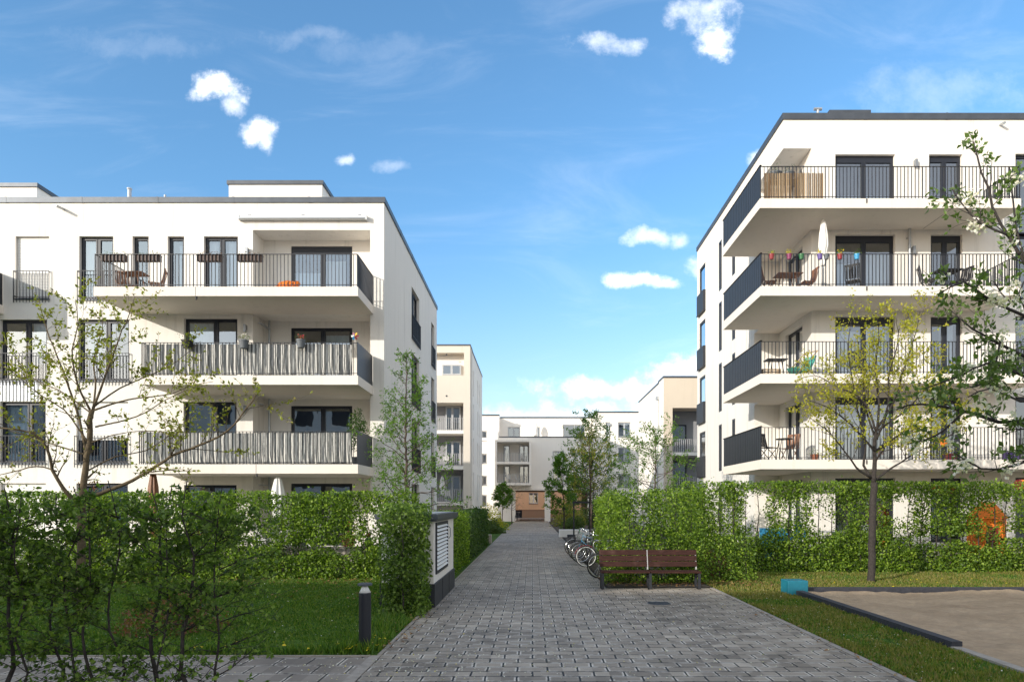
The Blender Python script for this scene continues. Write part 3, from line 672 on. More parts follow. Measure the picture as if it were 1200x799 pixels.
# ================================================================== RIGHT APARTMENT BUILDING
RB = thing('apartment_building', 'white four-storey apartment block on the right with deep corner balconies and dark side panels', 'apartment building', (15, 30, 0))
rl = [.58, 3.44, 6.24, 9.10, 11.96]; rs_ = [3.13, 5.93, 8.79, 11.65, 14.53]   # ground + four upper
RX, RXi, Y1 = 8.86, 9.85, 27.27
FR = FL
rw = []
for i in range(5):
    top = [2.9, 5.76, 8.6, 11.49, 14.32][i]; z0 = rl[i] + .05
    rw += [(10.69, 12.80, z0, top, dict(mull=(.5,), top=.14, curtain={4: [(0, 1, 0, .42, 'curtain_blue')], 3: [(.5, 1, 0, .75, 'curtain'), (0, .3, 0, .6, 'curtain_blue')], 2: [(.1, .5, 0, .8, 'curtain'), (.55, .95, 0, .85, 'curtain_blue')], 1: [(.0, .9, 0, .7, 'curtain')], 0: [(.5, .9, 0, .7, 'curtain')]}[i]))]
    rw += [(14.0 if i == 4 else 14.06, 15.18, z0, top, dict(mull=(.5,), top=.12, curtain={4: [(0, 1, 0, .42, 'curtain_blue')], 3: None, 2: [(.4, .9, 0, .9, 'curtain_blue')], 1: None, 0: [(.1, .8, 0, .8, 'curtain')]}[i]))]
    rw += [(17.05, 18.4, rl[i] - (.55 if i == 4 else 0) + .1, top + .02, dict(mull=(.5,)))]
    rw += [(21, 22.6, z0, top, dict(mull=(.5,)))]
def front_reveals(b, hs, dp=.2):
    for a_, b_, c_, e_ in hs:
        for q in ([(a_, 0, c_), (b_, 0, c_), (b_, -dp, c_), (a_, -dp, c_)], [(a_, 0, e_), (b_, 0, e_), (b_, -dp, e_), (a_, -dp, e_)], [(a_, 0, c_), (a_, 0, e_), (a_, -dp, e_), (a_, -dp, c_)], [(b_, 0, c_), (b_, 0, e_), (b_, -dp, e_), (b_, -dp, c_)]): b.face(q)
TOP = 15.56
b = MB(FR); hs = [w[:4] for w in rw]; b.wall(RXi, 32, -.1, 14.53, hs, .2); b.wall(RX, 32, 14.53, TOP, [], 0)
b.build('front_wall', 'plaster_white', RB)
for u0, u1, z0, z1, o in rw: window(RB, FR, u0, u1, z0, z1, sill=False, **o)
FI = frame((RXi, 0, 0), (0, 1, 0), (-1, 0, 0))           # recess side wall, u = Y
doors = [(24.92, 26.6, rl[i] + .05, rl[i] + 2.3) for i in range(5)]
b = MB(FI); b.wall(Y0, Y1, -.1, 14.53, doors, .2); b.build('recess_wall', 'plaster_white', RB)
for i, d in enumerate(doors): window(RB, FI, *d, mull=(.5,), sill=False, curtain=[(.1, .5, 0, 1, 'curtain')])
b = MB(); b.face([(RX, Y1, -.1), (RXi, Y1, -.1), (RXi, Y1, 14.53), (RX, Y1, 14.53)]); b.face([(RX, Y0, 14.53), (RXi, Y0, 14.53), (RXi, Y1, 14.53), (RX, Y1, 14.53)]); b.build('recess_wall', 'plaster_white', RB)
FX = frame((RX, 0, 0), (0, 1, 0), (-1, 0, 0))
sw = []
for i in range(5):
    t = [2.9, 5.73, 8.62, 11.5, 14.38][i]; sw += [(29.85, 30.3, rl[i] + .12, t), (31.95, 32.45, rl[i] + .1, t), (35.0, 36.25, rl[i] + .0, t)]
b = MB(FX); b.wall(Y1, 36.7, -.1, 14.53, [w for w in sw], .2); b.wall(Y0, 36.7, 14.53, TOP, [], 0)
b.face([(Y0, 0, TOP), (36.7, 0, TOP), (36.7, -23, TOP), (Y0, -23, TOP)]); b.face([(36.7, 0, -.1), (36.7, 0, TOP), (36.7, -23, TOP), (36.7, -23, -.1)]); b.build('side_wall', 'plaster_white', RB)
for k, w in enumerate(sw):
    window(RB, FX, *w, mull=(), rec=.0 if k % 3 < 2 else .03, sill=False)
    if k % 3 == 2:
        b = MB(FX); z = w[2]; b.box(w[0] - .06, w[1] + .06, .10, .13, z - .02, z + 1.0); b.box(w[0] - .06, w[0] - .03, 0, .1, z - .02, z + 1.0); b.box(w[1] + .03, w[1] + .06, 0, .1, z - .02, z + 1.0); b.box(w[0] - .08, w[1] + .08, 0, .15, z - .06, z - .02)
        b.build('balcony_panel', 'panel_dark', RB)
coping(RB, [(RX, Y0, 32, Y0, 0, -1, .045, 0), (RX, Y0, RX, 36.7, -1, 0, -.32, .045), (RX, 36.7, 32, 36.7, 0, 1, -.32, 0)], 15.76, h=.22)
b = MB(); b.box(10.7, 12.2, 24.6, 27, 15.5, 16.18); b.build('roof_structure', 'coping_metal', RB)
b = MB(); b.tube((10.28, 24.6, 15.6), (10.28, 24.6, 16.2), .05); b.tube((10.14, 24.6, 16.2), (10.42, 24.6, 16.2), .055); b.build('vent_pipe', 'zinc', RB)
BXR = 15.96
for i in range(1, 5):
    z1 = rl[i]; z0 = rs_[i - 1]; xe = {4: BXR, 3: BXR, 2: 16.6, 1: 22.0}[i]; xl = 7.43 + (.02 if i < 4 else 0); yf = 22.3
    b = MB(); b.prism([(xl, yf), (xe, yf), (xe, Y0 - .002), (RXi - .002, Y0 - .002), (RXi - .002, Y1 - .002), (RX - .002, Y1 - .002), (RX - .002, 26.7), (xl, 26.7)], z0, z1)
    bal = b.build('balcony', 'concrete_slab', RB)
    b = MB(); b.box(13.72, 13.735, yf - .003, Y0 - .1, z0 - .003, z1 - .003); b.box(10.9, 10.93, yf - .02, yf + .02, z0 + .16, z0 + .30); b.build('joint', 'rail_dark', bal)
    railing(bal, [(xl + .03, yf + .03), (xe - .03, yf + .03), (xe - .03, Y0 - .02)], z1)
    b = MB(); n = 22
    for k in range(n):       # upright dark boards of the side panel
        y = yf + .05 + (26.7 - yf - .08) * k / n; b.box(xl + .012, xl + .032, y, y + (26.7 - yf - .08) / n - .034, z1 - .05, z1 + 1.07)
        b.box(xl, xl + .06, yf + .01, 26.69, z1 + 1.072, z1 + 1.10)
    sp_ = b.build('side_panel', 'panel_dark', bal)
    b = MB(); b.box(xl + .034, xl + .042, yf + .05, 26.68, z1 + .02, z1 + 1.03); b.build('backing', 'steel_grey', sp_)
    if i > 1: downpipe(RB, FR, 13.25, rl[i - 1], z0, d=.12)
# bamboo screen behind the top railing
b = MB()
for k in range(30):
    x = 7.62 + k * .065; b.obox((x + .028, 22.42 + .01 * (k % 3), rl[4] + .45 + .02 * rnd.random()), ((1, 0, 0), (0, 1, 0), (0, 0, 1)), (.024, .006, .43))
b.build('bamboo_screen', 'bamboo_slats', RB)
wall_lamp(RB, FR, 13.5, 14.0); wall_lamp(RB, FR, 13.42, 10.95); spout(RB, FR, 16.5, 15.3, .25)
# a wing on the right that stands forward of the facade (its shaded flank closes the picture)
# ================================================================== BUILDINGS FURTHER BACK
def simple_block(name, label, x0, x1, y0, y1, z1, front_holes, side, side_x, side_holes, m, loc, rooms=True, cap=.16, wcol='frame_light'):
    B = thing(name, label, 'apartment building', loc)
    Ff = frame((0, y0, 0), (1, 0, 0), (0, -1, 0))
    b = MB(Ff); b.wall(x0, x1, -.1, z1, [h[:4] for h in front_holes], .18)
    b.face([(x0, 0, z1), (x1, 0, z1), (x1, y0 - y1, z1), (x0, y0 - y1, z1)]); b.face([(x0, y0 - y1, -.1), (x1, y0 - y1, -.1), (x1, y0 - y1, z1), (x0, y0 - y1, z1)]); b.build('front_wall', m, B)
    Fs = frame((side_x, 0, 0), (0, 1, 0), (side, 0, 0)); b = MB(Fs); b.wall(y0, y1, -.1, z1, [h[:4] for h in side_holes], .18); b.build('side_wall', m, B)
    other = x0 if side_x == x1 else x1; b = MB(); b.face([(other, y0, -.1), (other, y1, -.1), (other, y1, z1), (other, y0, z1)]); b.build('side_wall', m, B)
    for h in front_holes:
        if len(h) < 5 or h[4] != 'open': window(B, Ff, *h[:4], mull=(.5,) if h[1] - h[0] > .9 else (), fm=wcol, room=1.0, **(h[4] if len(h) > 4 else {}))
    for h in side_holes: window(B, Fs, *h[:4], fm=wcol, room=.6, sill=False)
    coping(B, [(x0, y0, x1, y0, 0, -1, .04, .04), (side_x, y0, side_x, y1, side, 0, -.3, 0)], z1 + .03, h=cap)
    return B, Ff, Fs

# --- left middle block: corner loggias stacked beside the slit windows
MLx = -5.0; my = 56.7
ml_lv = [-.0 + 2.15 - 2.87 + .6, 2.15, 5.03, 7.9, 10.75]
sl = []
for i in range(4):
    for y in (57.6, 62.1, 64.4): sl.append((y, y + .5, ml_lv[i + 1] + (.3 if i else .1) - .0, ml_lv[i + 1] + 2.5))
ML, MLf, MLs = simple_block('apartment_building', 'cream five-storey block in the middle distance behind the left block', -15, MLx, my, 67.8, 14.65, [(-12, -10.6, 8.3, 10.2), (-14, -13, 5.4, 7.3)] , 1, MLx, sl, 'plaster_far', (-12, 60, 0), cap=.14)
# the front is built in relief: deep piers and slabs stand out 2.2 m round dark recesses
def relief(B, y, x0, x1, floors, out, pier, pier_side, m='plaster_far', solid=(), rail_h=1.0, rail_sp=.16):
    """balcony tower projecting by out: slabs, a side pier, light rails; floors = [(floor z, ceiling z)]"""
    for k, (zf, zc) in enumerate(floors):
        b = MB(); b.box(x0, x1, y - out, y - .003, zf - .28, zf); bal = b.build('balcony', m, B)
        railing(bal, [(x0 + .05, y - out + .05), (x1 - .05, y - out + .05)], zf, h=rail_h, m='rail_light', sp=rail_sp, bw=.02, bd=.03, top=.06) if k not in solid else None
        b = MB(); b.face([(x0, y - .012, zf + .002), (x1, y - .012, zf + .002), (x1, y - .012, zc - .29), (x0, y - .012, zc - .29)]); b.build('back_wall', 'plaster_grey_shade', bal)
        F2 = frame((0, y - .16, 0), (1, 0, 0), (0, -1, 0))
        c = x1 - .75; w = MB(F2)
        window(bal, F2, c - .9, c + .35, zf + .05, zf + 2.15, mull=(.45,), fm='frame_light', room=0, sill=False, rec=.0, curtain=[(0, .45, 0, .9, 'curtain')])
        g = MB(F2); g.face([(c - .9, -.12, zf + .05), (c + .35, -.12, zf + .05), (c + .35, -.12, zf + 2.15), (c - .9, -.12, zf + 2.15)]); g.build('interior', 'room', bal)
relief(ML, my, -11.6, -5.55, [(2.15, 5.03), (5.03, 7.9), (7.9, 10.38)], 1.9, .4, 1)
b = MB(); b.box(-5.55, MLx - .002, my - 1.9, my - .003, -.1, 10.1)
b.build('corner_pier', 'plaster_sand', ML)
b = MB(); b.box(-11.6, MLx - .002, my - 1.9, my - .003, 10.1, 12.3); b.box(-5.5, MLx - .002, my - 1.9, my - .003, 12.3, 14.1); b.box(-12, MLx - .002, my - 1.9, my - .003, 14.1, 14.66); b.build('front_wall', 'plaster_sand', ML)
b = MB(); b.box(-12.04, MLx + .04, my - 1.94, my - .1, 14.665, 14.78); b.build('roof_edge', 'coping_metal', ML)
b = MB(); b.box(-11.6, -5.5, my - 1.0, my - .02, 12.302, 14.09); lw = b.build('loggia_wall', 'plaster_far', ML)
Fw = frame((0, my - 1.02 - .2, 0), (1, 0, 0), (0, -1, 0)); window(lw, Fw, -7.35, -5.8, 12.45, 13.3, mull=(.5,), fm='frame_light', room=0, sill=False, rec=.0)
g = MB(); g.face([(-7.35, my - 1.11, 12.45), (-5.8, my - 1.11, 12.45), (-5.8, my - 1.11, 13.3), (-7.35, my - 1.11, 13.3)]); g.build('interior', 'room', lw)
b = MB(); b.box(-6.95, -6.85, my - 1.95, my - 1.90, 13.9, 14.0); b.box(-6.95, -6.85, my - 1.95, my - 1.90, 10.6, 10.7); b.build('overflow_pipe', 'frame_dark', ML)

# --- right middle block
MRx = 10.07; ry = 54.3
MR, MRf, MRs = simple_block('apartment_building', 'white block in the middle distance with recessed balconies painted shade-grey, left of the right block', MRx, 30, ry, 64.7, 11.65, [], -1, MRx,
    [(60.5, 61.2, 7.3, 9.3), (57.2, 57.5, 7.5, 10.6), (60.5, 61.2, 4.3, 6.4), (57.2, 57.5, 1.5, 7.0)], 'plaster_far', (18, 58, 0), cap=.14)
b = MB(); b.box(MRx, 10.75, ry - 1.9, ry - .003, -.1, 11.65); b.box(10.75, 24, ry - 1.9, ry - .003, 9.35, 11.65); b.build('front_wall', 'plaster_beige', MR)
b = MB(); b.face([(MRx - .003, ry - 1.9, -.1), (MRx - .003, ry - .0, -.1), (MRx - .003, ry, 11.65), (MRx - .003, ry - 1.9, 11.65)]); b.build('side_wall', 'plaster_far', MR)
b = MB(); b.box(MRx - .04, 24, ry - 1.94, ry - .3, 11.655, 11.80); b.box(MRx - .04, MRx + .26, ry - .3, ry + .3, 11.652, 11.79); b.build('roof_edge', 'coping_metal', MR)
for zf, zc in ((5.95, 9.35), (3.05, 5.95), (.35, 3.05)):
    b = MB(); b.box(10.75, 24, ry - 1.9, ry - .003, zf - .25, zf); bal = b.build('balcony', 'plaster_far', MR)
    railing(bal, [(10.8, ry - 1.85), (23.9, ry - 1.85)], zf, h=1.0, m='rail_light', sp=.16, bw=.022, bd=.03, top=.06)
    b = MB(); b.face([(10.75, ry - .012, zf), (24, ry - .012, zf), (24, ry - .012, zc), (10.75, ry - .012, zc)]); b.build('back_wall', 'plaster_grey_shade', bal)
    F2 = frame((0, ry - .2, 0), (1, 0, 0), (0, -1, 0))
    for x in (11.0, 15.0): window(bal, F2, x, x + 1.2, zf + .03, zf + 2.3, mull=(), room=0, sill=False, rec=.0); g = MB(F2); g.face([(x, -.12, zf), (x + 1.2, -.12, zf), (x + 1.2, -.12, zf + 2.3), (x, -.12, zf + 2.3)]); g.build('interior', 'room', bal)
b = MB(MRs); b.tube((54.6, .08, .2), (54.6, .08, 10.3), .05); b.box(54.4, 54.8, .001, .2, 10.3, 10.55); b.build('downpipe', 'zinc', MR)

# --- far block across the end of the path with a passage through it
fy = 78.0; k_ = 10.26
fh = [(-5.75, -5.2, 9.2, 10.3), (-5.75, -5.2, 6.6, 7.7), (-5.75, -5.2, 4.1, 5.2), (-5.75, -5.2, 1.7, 3.0),
      (2.3, 3.6, 6.4, 8.0), (2.3, 3.6, 3.9, 5.9), (9.8, 11.2, 9.6, 11.3), (8.4, 8.9, 9.7, 11.3), (9.8, 11.2, 6.7, 8.4), (9.8, 11.2, 3.9, 5.4)]
PA = (-2.6, 6.3, -.1, 3.5)
FB = thing('apartment_building', 'long white block across the end of the path with a passage under it', 'apartment building', (0, 84, 0))
Ff = frame((0, fy, 0), (1, 0, 0), (0, -1, 0))
b = MB(Ff); b.wall(-25, 32, -.1, 9.55, [h for h in fh if h[3] < 9.5] + [PA], 0); front_reveals(b, [h for h in fh if h[3] < 9.5], .18)
b.wall(-25, -3.8, 9.55, 12.1, [fh[0]], .18); b.wall(7.1, 32, 9.55, 12.45, [h for h in fh if h[2] > 9.5], .18)
for x in (-3.8, 7.1): b.face([(x, 0, 9.55), (x, -2.2, 9.55), (x, -2.2, 12.1), (x, 0, 12.1)])
hl = [(-.9, .9, 9.75, 11.1), (2.0, 2.8, 9.75, 11.1)]
b.build('front_wall', 'plaster_far', FB)
F3 = frame((0, fy + 2.2, 0), (1, 0, 0), (0, -1, 0)); b = MB(F3); b.wall(-3.8, 7.1, 9.55, 12.1, [(-2.9, -1.5, 9.7, 11.0), (.2, .9, 9.7, 11.0), (3.6, 6.2, 9.7, 11.3)], .18); b.face([(-3.8, 0, 12.1), (7.1, 0, 12.1), (7.1, -8, 12.1), (-3.8, -8, 12.1)]); b.face([(-3.8, 0, 9.55), (7.1, 0, 9.55), (7.1, 2.2, 9.55), (-3.8, 2.2, 9.55)]); b.build('setback_wall', 'plaster_far', FB)
for a, c, z0, z1 in [(-2.9, -1.5, 9.7, 11.0), (.2, .9, 9.7, 11.0), (3.6, 6.2, 9.7, 11.3)]: window(FB, F3, a, c, z0, z1, mull=(.5,), fm='frame_light', room=.8, sill=False)
for h in fh: window(FB, Ff, *h, mull=(.5,) if h[1] - h[0] > .9 else (), fm='frame_light', room=.8, curtain=[(.5, 1, 0, 1, 'curtain')] if h[1] - h[0] > .9 else None)
b = MB(); b.face([(-25, fy, 12.1), (-3.8, fy, 12.1), (-3.8, fy + 10, 12.1), (-25, fy + 10, 12.1)]); b.face([(7.1, fy, 12.45), (32, fy, 12.45), (32, fy + 10, 12.45), (7.1, fy + 10, 12.45)]); b.build('roof', 'coping_metal', FB)
coping(FB, [(-25, fy, -3.8, fy, 0, -1, 0, .04), (-3.8, fy + 2.2, 7.1, fy + 2.2, 0, -1, 0, 0)], 12.2, h=.17); coping(FB, [(7.1, fy, 32, fy, 0, -1, .04, 0)], 12.55, h=.17)
b = MB(); b.box(-3.8, 7.1, fy - .05, fy + .12, 9.56, 9.68); b.build('parapet_cap', 'coping_metal', FB)
# passage walls, ceiling and pillar
b = MB(); b.face([(PA[0], fy, -.1), (PA[0], fy + 10, -.1), (PA[0], fy + 10, 3.5), (PA[0], fy, 3.5)]); b.face([(PA[1], fy, -.1), (PA[1], fy + 10, -.1), (PA[1], fy + 10, 3.5), (PA[1], fy, 3.5)]); b.face([(PA[0], fy, 3.5), (PA[1], fy, 3.5), (PA[1], fy + 10, 3.5), (PA[0], fy + 10, 3.5)]); b.build('passage_wall', 'plaster_brown_and_shade', FB)
b = MB(); b.box(1.4, 2.05, fy - .02, fy + .9, -.1, 3.49); b.box(-2.6, -1.95, fy + .01, fy + .7, -.1, 3.49); b.build('pillar', 'plaster_far', FB)
b = MB(); b.face([(-25, fy + 10, 3.5), (32, fy + 10, 3.5), (32, fy + 10, 12.4), (-25, fy + 10, 12.4)]); b.face([(-25, fy + 10, -.1), (-2.6, fy + 10, -.1), (-2.6, fy + 10, 3.5), (-25, fy + 10, 3.5)]); b.face([(6.3, fy + 10, -.1), (32, fy + 10, -.1), (32, fy + 10, 3.5), (6.3, fy + 10, 3.5)]); b.build('rear_wall', 'plaster_far', FB)
# projecting white balcony box with two open floors
x0, x1, yo = -4.15, -.14, fy - 2.6
b = MB(); t = .22
b.box(x0, x1, yo, fy - .003, 8.83, 9.05); b.box(x0, x1, yo, fy - .003, 4.05, 4.30); b.box(x0 + t, x1 - t, yo + .01, fy - .003, 6.38, 6.63); b.box(x0, x0 + t, yo, fy - .003, 4.301, 8.829); b.box(x1 - t, x1, yo, fy - .003, 4.301, 8.829)
bb = b.build('balcony', 'plaster_far', FB)
for zf in (4.3, 6.63):
    railing(bb, [(x0 + t, yo + .06), (x1 - t, yo + .06)], zf, h=.98, m='rail_light', sp=.17, bw=.022, bd=.02, top=.05)
    F2 = frame((0, fy - .2, 0), (1, 0, 0), (0, -1, 0))
    for a, c in ((-3.3, -2.6), (-1.5, -.45)):
        window(bb, F2, a, c, zf + .05, zf + 2.0, mull=(.5,) if c - a > 1 else (), fm='frame_light', room=0, sill=False, rec=.0); g = MB(F2); g.face([(a, -.12, zf + .05), (c, -.12, zf + .05), (c, -.12, zf + 2), (a, -.12, zf + 2)]); g.build('interior', 'room', bb)
b = MB(); b.box(-.14 + .001, 7.1, fy - .5, fy - .004, 3.52, 3.7); b.build('lintel', 'plaster_far', FB)
b = MB(Ff); b.tube((8.7, .08, .3), (8.7, .08, 10.9), .05); b.box(8.5, 8.9, .002, .2, 10.9, 11.15); b.build('downpipe', 'zinc', FB)
# --- block in the courtyard beyond the passage
BB = thing('apartment_building', 'house with warm sunlight and low shade painted on its wall, seen through the passage at the end of the path', 'apartment building', (2, 100, 0))
F4 = frame((0, 98, 0), (1, 0, 0), (0, -1, 0))
b = MB(F4); b.wall(-20, 25, 1.15, 11, [(-.5, .8, 2.0, 3.6), (5.5, 6.4, 2.0, 3.6), (-8, -6.8, 2.0, 3.6)], .15); b.build('front_wall', 'plaster_warm_lit', BB)
b = MB(F4); b.wall(-20, 25, -.1, 1.15, [(-2.6, -1.5, -.1, 1.1)], .15, d=.03); b.box(-20, 25, .03, .06, 1.1, 1.16); b.build('wall_shade_band', 'plaster_brown_and_shade', BB)  # shade on the lower wall painted as a brown band
b = MB(F4); b.box(-2.6, -1.5, -.16, -.1, -.1, 1.1); b.build('door', 'frame_dark', BB)
for a, c in ((-.5, .8), (5.5, 6.4), (-8, -6.8)): window(BB, F4, a, c, 2.0, 3.6, mull=(.5,), fm='white_paint', room=.8)
b = MB(F4); b.face([(-20, 0, 11), (25, 0, 11), (25, -10, 11), (-20, -10, 11)]); b.build('roof', 'coping_metal', BB)

# --- block behind the camera: it shades the near ground and shows in the window panes
CB = thing('apartment_building', 'pale four-storey apartment block standing behind the viewpoint to the left', 'apartment building', (-38, -19, 0))
F5 = frame((0, -13, 0), (-1, 0, 0), (0, 1, 0))
for (xa, xb, H) in ((-66, -31, 12.9), (-30.99, -9, 12.1)):
    hs = [(u, u + 1.6, z, z + 2.2) for u in np.arange(-xb + 1.2, -xa - 2, 3.4).tolist() for z in (.7, 3.5, 6.4, 9.2)]
    b = MB(F5); b.wall(-xb, -xa, -.1, H, hs, .15); b.build('front_wall', 'plaster_white', CB)
    b = MB(); b.face([(xa, -13, H), (xb, -13, H), (xb, -25, H), (xa, -25, H)]); b.face([(xa, -25, -.1), (xb, -25, -.1), (xb, -25, H), (xa, -25, H)])
    for x in (xa, xb): b.face([(x, -13, -.1), (x, -25, -.1), (x, -25, H), (x, -13, H)])
    b.build('side_wall', 'plaster_white', CB)
    for h in hs: g = MB(F5); g.face([(h[0], -.15, h[2]), (h[1], -.15, h[2]), (h[1], -.15, h[3]), (h[0], -.15, h[3])]); g.build('window', 'frame_dark', CB)
# ================================================================== PLANTS
def n3(x, y, z, s=1.0, o=0.0): return noise.noise(Vector((x * s + o, y * s + o, z * s + o)))
class Tree:
    """limbs given as hand-set lines plus grown twigs; leaves come in small sprays at the twig ends"""
    def __init__(s, seed): s.rs = np.random.RandomState(seed); s.w = MB(); s.P = []; s.D = []; s.n = []
    def limb(s, pts, r0, r1, sides=6):
        pts = [Vector(p) for p in pts]; out = []
        for i in range(len(pts) - 1):      # catmull rom through the hand-set points
            p0 = pts[max(i - 1, 0)]; p1 = pts[i]; p2 = pts[i + 1]; p3 = pts[min(i + 2, len(pts) - 1)]
            L = max(2, int((p2 - p1).length / .16))
            for k in range(L):
                t = k / L; out.append(.5 * ((2 * p1) + (p2 - p0) * t + (2 * p0 - 5 * p1 + 4 * p2 - p3) * t * t + (-p0 + 3 * p1 - 3 * p2 + p3) * t ** 3))
        out.append(pts[-1])
        j = [Vector(s.rs.normal(size=3) * .012 * min(1, r0 * 14)) for _ in out]
        out = [p + (q if 0 < i < len(out) - 1 else Vector((0, 0, 0))) for i, (p, q) in enumerate(zip(out, j))]
        n = len(out); rad = [r0 + (r1 - r0) * (i / (n - 1)) ** .8 for i in range(n)]
        s.w.path(out, rad, sides); return out, rad
    def grow(s, p, d, L, r, depth, up=.12, wob=.22, leaf=.05, kids=4, spread=.9, leafn=4, shrink=.55):
        """a twig with side twigs; leaves towards its end"""
        k = max(3, int(L / .10)); pts = [p.copy()]; dd = d.normalized(); q = p.copy()
        for i in range(k):
            dd = (dd + Vector(s.rs.normal(size=3)) * wob * .5 + Vector((0, 0, up * .35))).normalized(); q = q + dd * (L / k); pts.append(q.copy())
        rad = [max(.0016, r * (1 - .75 * i / k)) for i in range(k + 1)]
        s.w.path(pts, rad, 5 if r > .012 else 3)
        if depth > 0:
            for c in range(kids):
                t = .25 + .7 * (c + s.rs.rand()) / kids; i = min(k - 1, int(t * k)); ax = (pts[i + 1] - pts[i]).normalized()
                o = ax.orthogonal().normalized(); o.rotate(Quaternion(ax, s.rs.rand() * 6.283)); nd = (ax + o * spread * (.7 + .6 * s.rs.rand())).normalized()
                s.grow(pts[i], nd, L * shrink * (.7 + .6 * s.rs.rand()), rad[i] * .6, depth - 1, up, wob, leaf, max(2, kids - 1), spread, leafn, shrink)
        f0 = .35 if depth == 0 else .75
        for i in range(int(k * f0), k + 1):
            for _ in range(leafn):
                if s.rs.rand() < .7:
                    v = Vector(s.rs.normal(size=3)); v.normalize(); s.P.append(tuple(pts[i] + v * leaf * .8)); s.D.append(tuple(v + dd * .6))
    def twigs(s, line, rad, n, L, **kw):
        k = len(line)
        for c in range(n):
            t = kw.get('t0', .3) + (1 - kw.get('t0', .3)) * (c + s.rs.rand()) / n; i = min(k - 2, int(t * (k - 1))); ax = (line[i + 1] - line[i]).normalized()
            o = ax.orthogonal().normalized(); o.rotate(Quaternion(ax, s.rs.rand() * 6.283)); nd = (ax * kw.get('fwd', .8) + o * .9 + Vector((0, 0, kw.get('lift', .2)))).normalized()
            s.grow(line[i], nd, L * (.6 + .8 * s.rs.rand()) * (1.1 - .4 * t), max(.003, rad[i] * .5), kw.get('depth', 1), kw.get('up', .12), .25, kw.get('leaf', .05), kw.get('kids', 3), .9, kw.get('leafn', 3))
    def finish(s, name, label, cat, loc, bark, leafmat, size, group=None, ratio=.6, keep=1.0):
        root = thing(name, label, cat, loc, group); s.w.build('trunk', bark, root, smooth=True)
        if s.P:
            P = np.array(s.P); D = np.array(s.D)
            if keep < 1: m = s.rs.rand(len(P)) < keep; P = P[m]; D = D[m]
            N_ = rand_dirs(s.rs, len(P), .8); sheet_mesh('crown', leafmat, P, N_, D, size * (.6 + .8 * s.rs.rand(len(P))), root, ratio)
        return root

# --- left budding tree (trunk and limbs follow its real shape), plane Y about 11.85
def at(px, py, Y): return Vector(((px - 624) * Y / 800, Y, 2 + (590 - py) * Y / 800))
T = Tree(3); Yt = 11.85
def L3(lst, dy0=0, dy1=0): n = len(lst); return [at(x, y, Yt + dy0 + (dy1 - dy0) * i / max(1, n - 1)) for i, (x, y) in enumerate(lst)]
tl = []
def add(lst, r0, r1, dy=0, n=6, L=.7, sides=6, **kw):
    a, r = T.limb(L3(lst, 0, dy), r0 * .84, r1 * .8, sides); T.twigs(a, r, n, L, **kw)
T.limb(L3([(97, 728), (96, 690), (95, 640), (97, 600)]), .078, .066, 10)
add([(97, 602), (98, 575), (103, 535), (105, 505), (108, 480)], .072, .052, 0, 3, .5, 10, leafn=2)
add([(95, 597), (73, 570), (62, 550), (55, 525), (38, 508), (0, 501), (-30, 497)], .045, .014, -.5, 12, .75, leafn=2)
add([(66, 552), (42, 546), (15, 553), (-20, 560)], .020, .006, .4, 6, .5, leafn=2)
add([(101, 583), (128, 574), (165, 558), (200, 535), (235, 521), (265, 506), (288, 480), (300, 462)], .046, .012, -.7, 16, .75, leafn=4)
add([(102, 548), (96, 505), (86, 470), (74, 435), (62, 405), (52, 378), (46, 352)], .034, .008, .6, 14, .6, leafn=4)
add([(107, 483), (96, 462), (88, 440), (84, 410), (92, 380), (88, 352)], .026, .006, -.8, 12, .55, leafn=4)
add([(108, 482), (122, 445), (138, 400), (152, 368), (158, 348)], .028, .006, .3, 12, .55, leafn=4)
add([(108, 490), (112, 455), (110, 420), (120, 385), (118, 360)], .024, .006, .9, 9, .5, leafn=4)
add([(109, 481), (150, 468), (200, 462), (222, 452), (250, 447)], .022, .005, .5, 10, .55, leafn=4)
add([(112, 500), (160, 488), (195, 468), (222, 455)], .020, .005, -.5, 8, .5, leafn=3)
add([(108, 478), (140, 455), (175, 440), (205, 425), (235, 400)], .020, .005, 1.0, 10, .5, leafn=4)
add([(99, 532), (70, 523), (35, 512), (10, 503)], .022, .006, .9, 7, .5, leafn=3)
add([(104, 520), (75, 480), (45, 462), (20, 440), (-5, 425)], .020, .005, -.7, 9, .55, leafn=4)
add([(107, 484), (70, 458), (35, 440), (5, 400)], .018, .005, .8, 9, .55, leafn=4)
add([(102, 552), (135, 535), (170, 528), (205, 505), (230, 480)], .018, .004, .9, 8, .5, leafn=3)
add([(108, 518), (140, 508), (180, 505), (215, 512)], .014, .004, -.6, 6, .45, leafn=2)
T.finish('tree', 'sparse budding tree with spreading low limbs rising behind the front hedge', 'tree', (-7.8, Yt, 0), 'bark_lichen', 'leaf_budding', .062, keep=1)

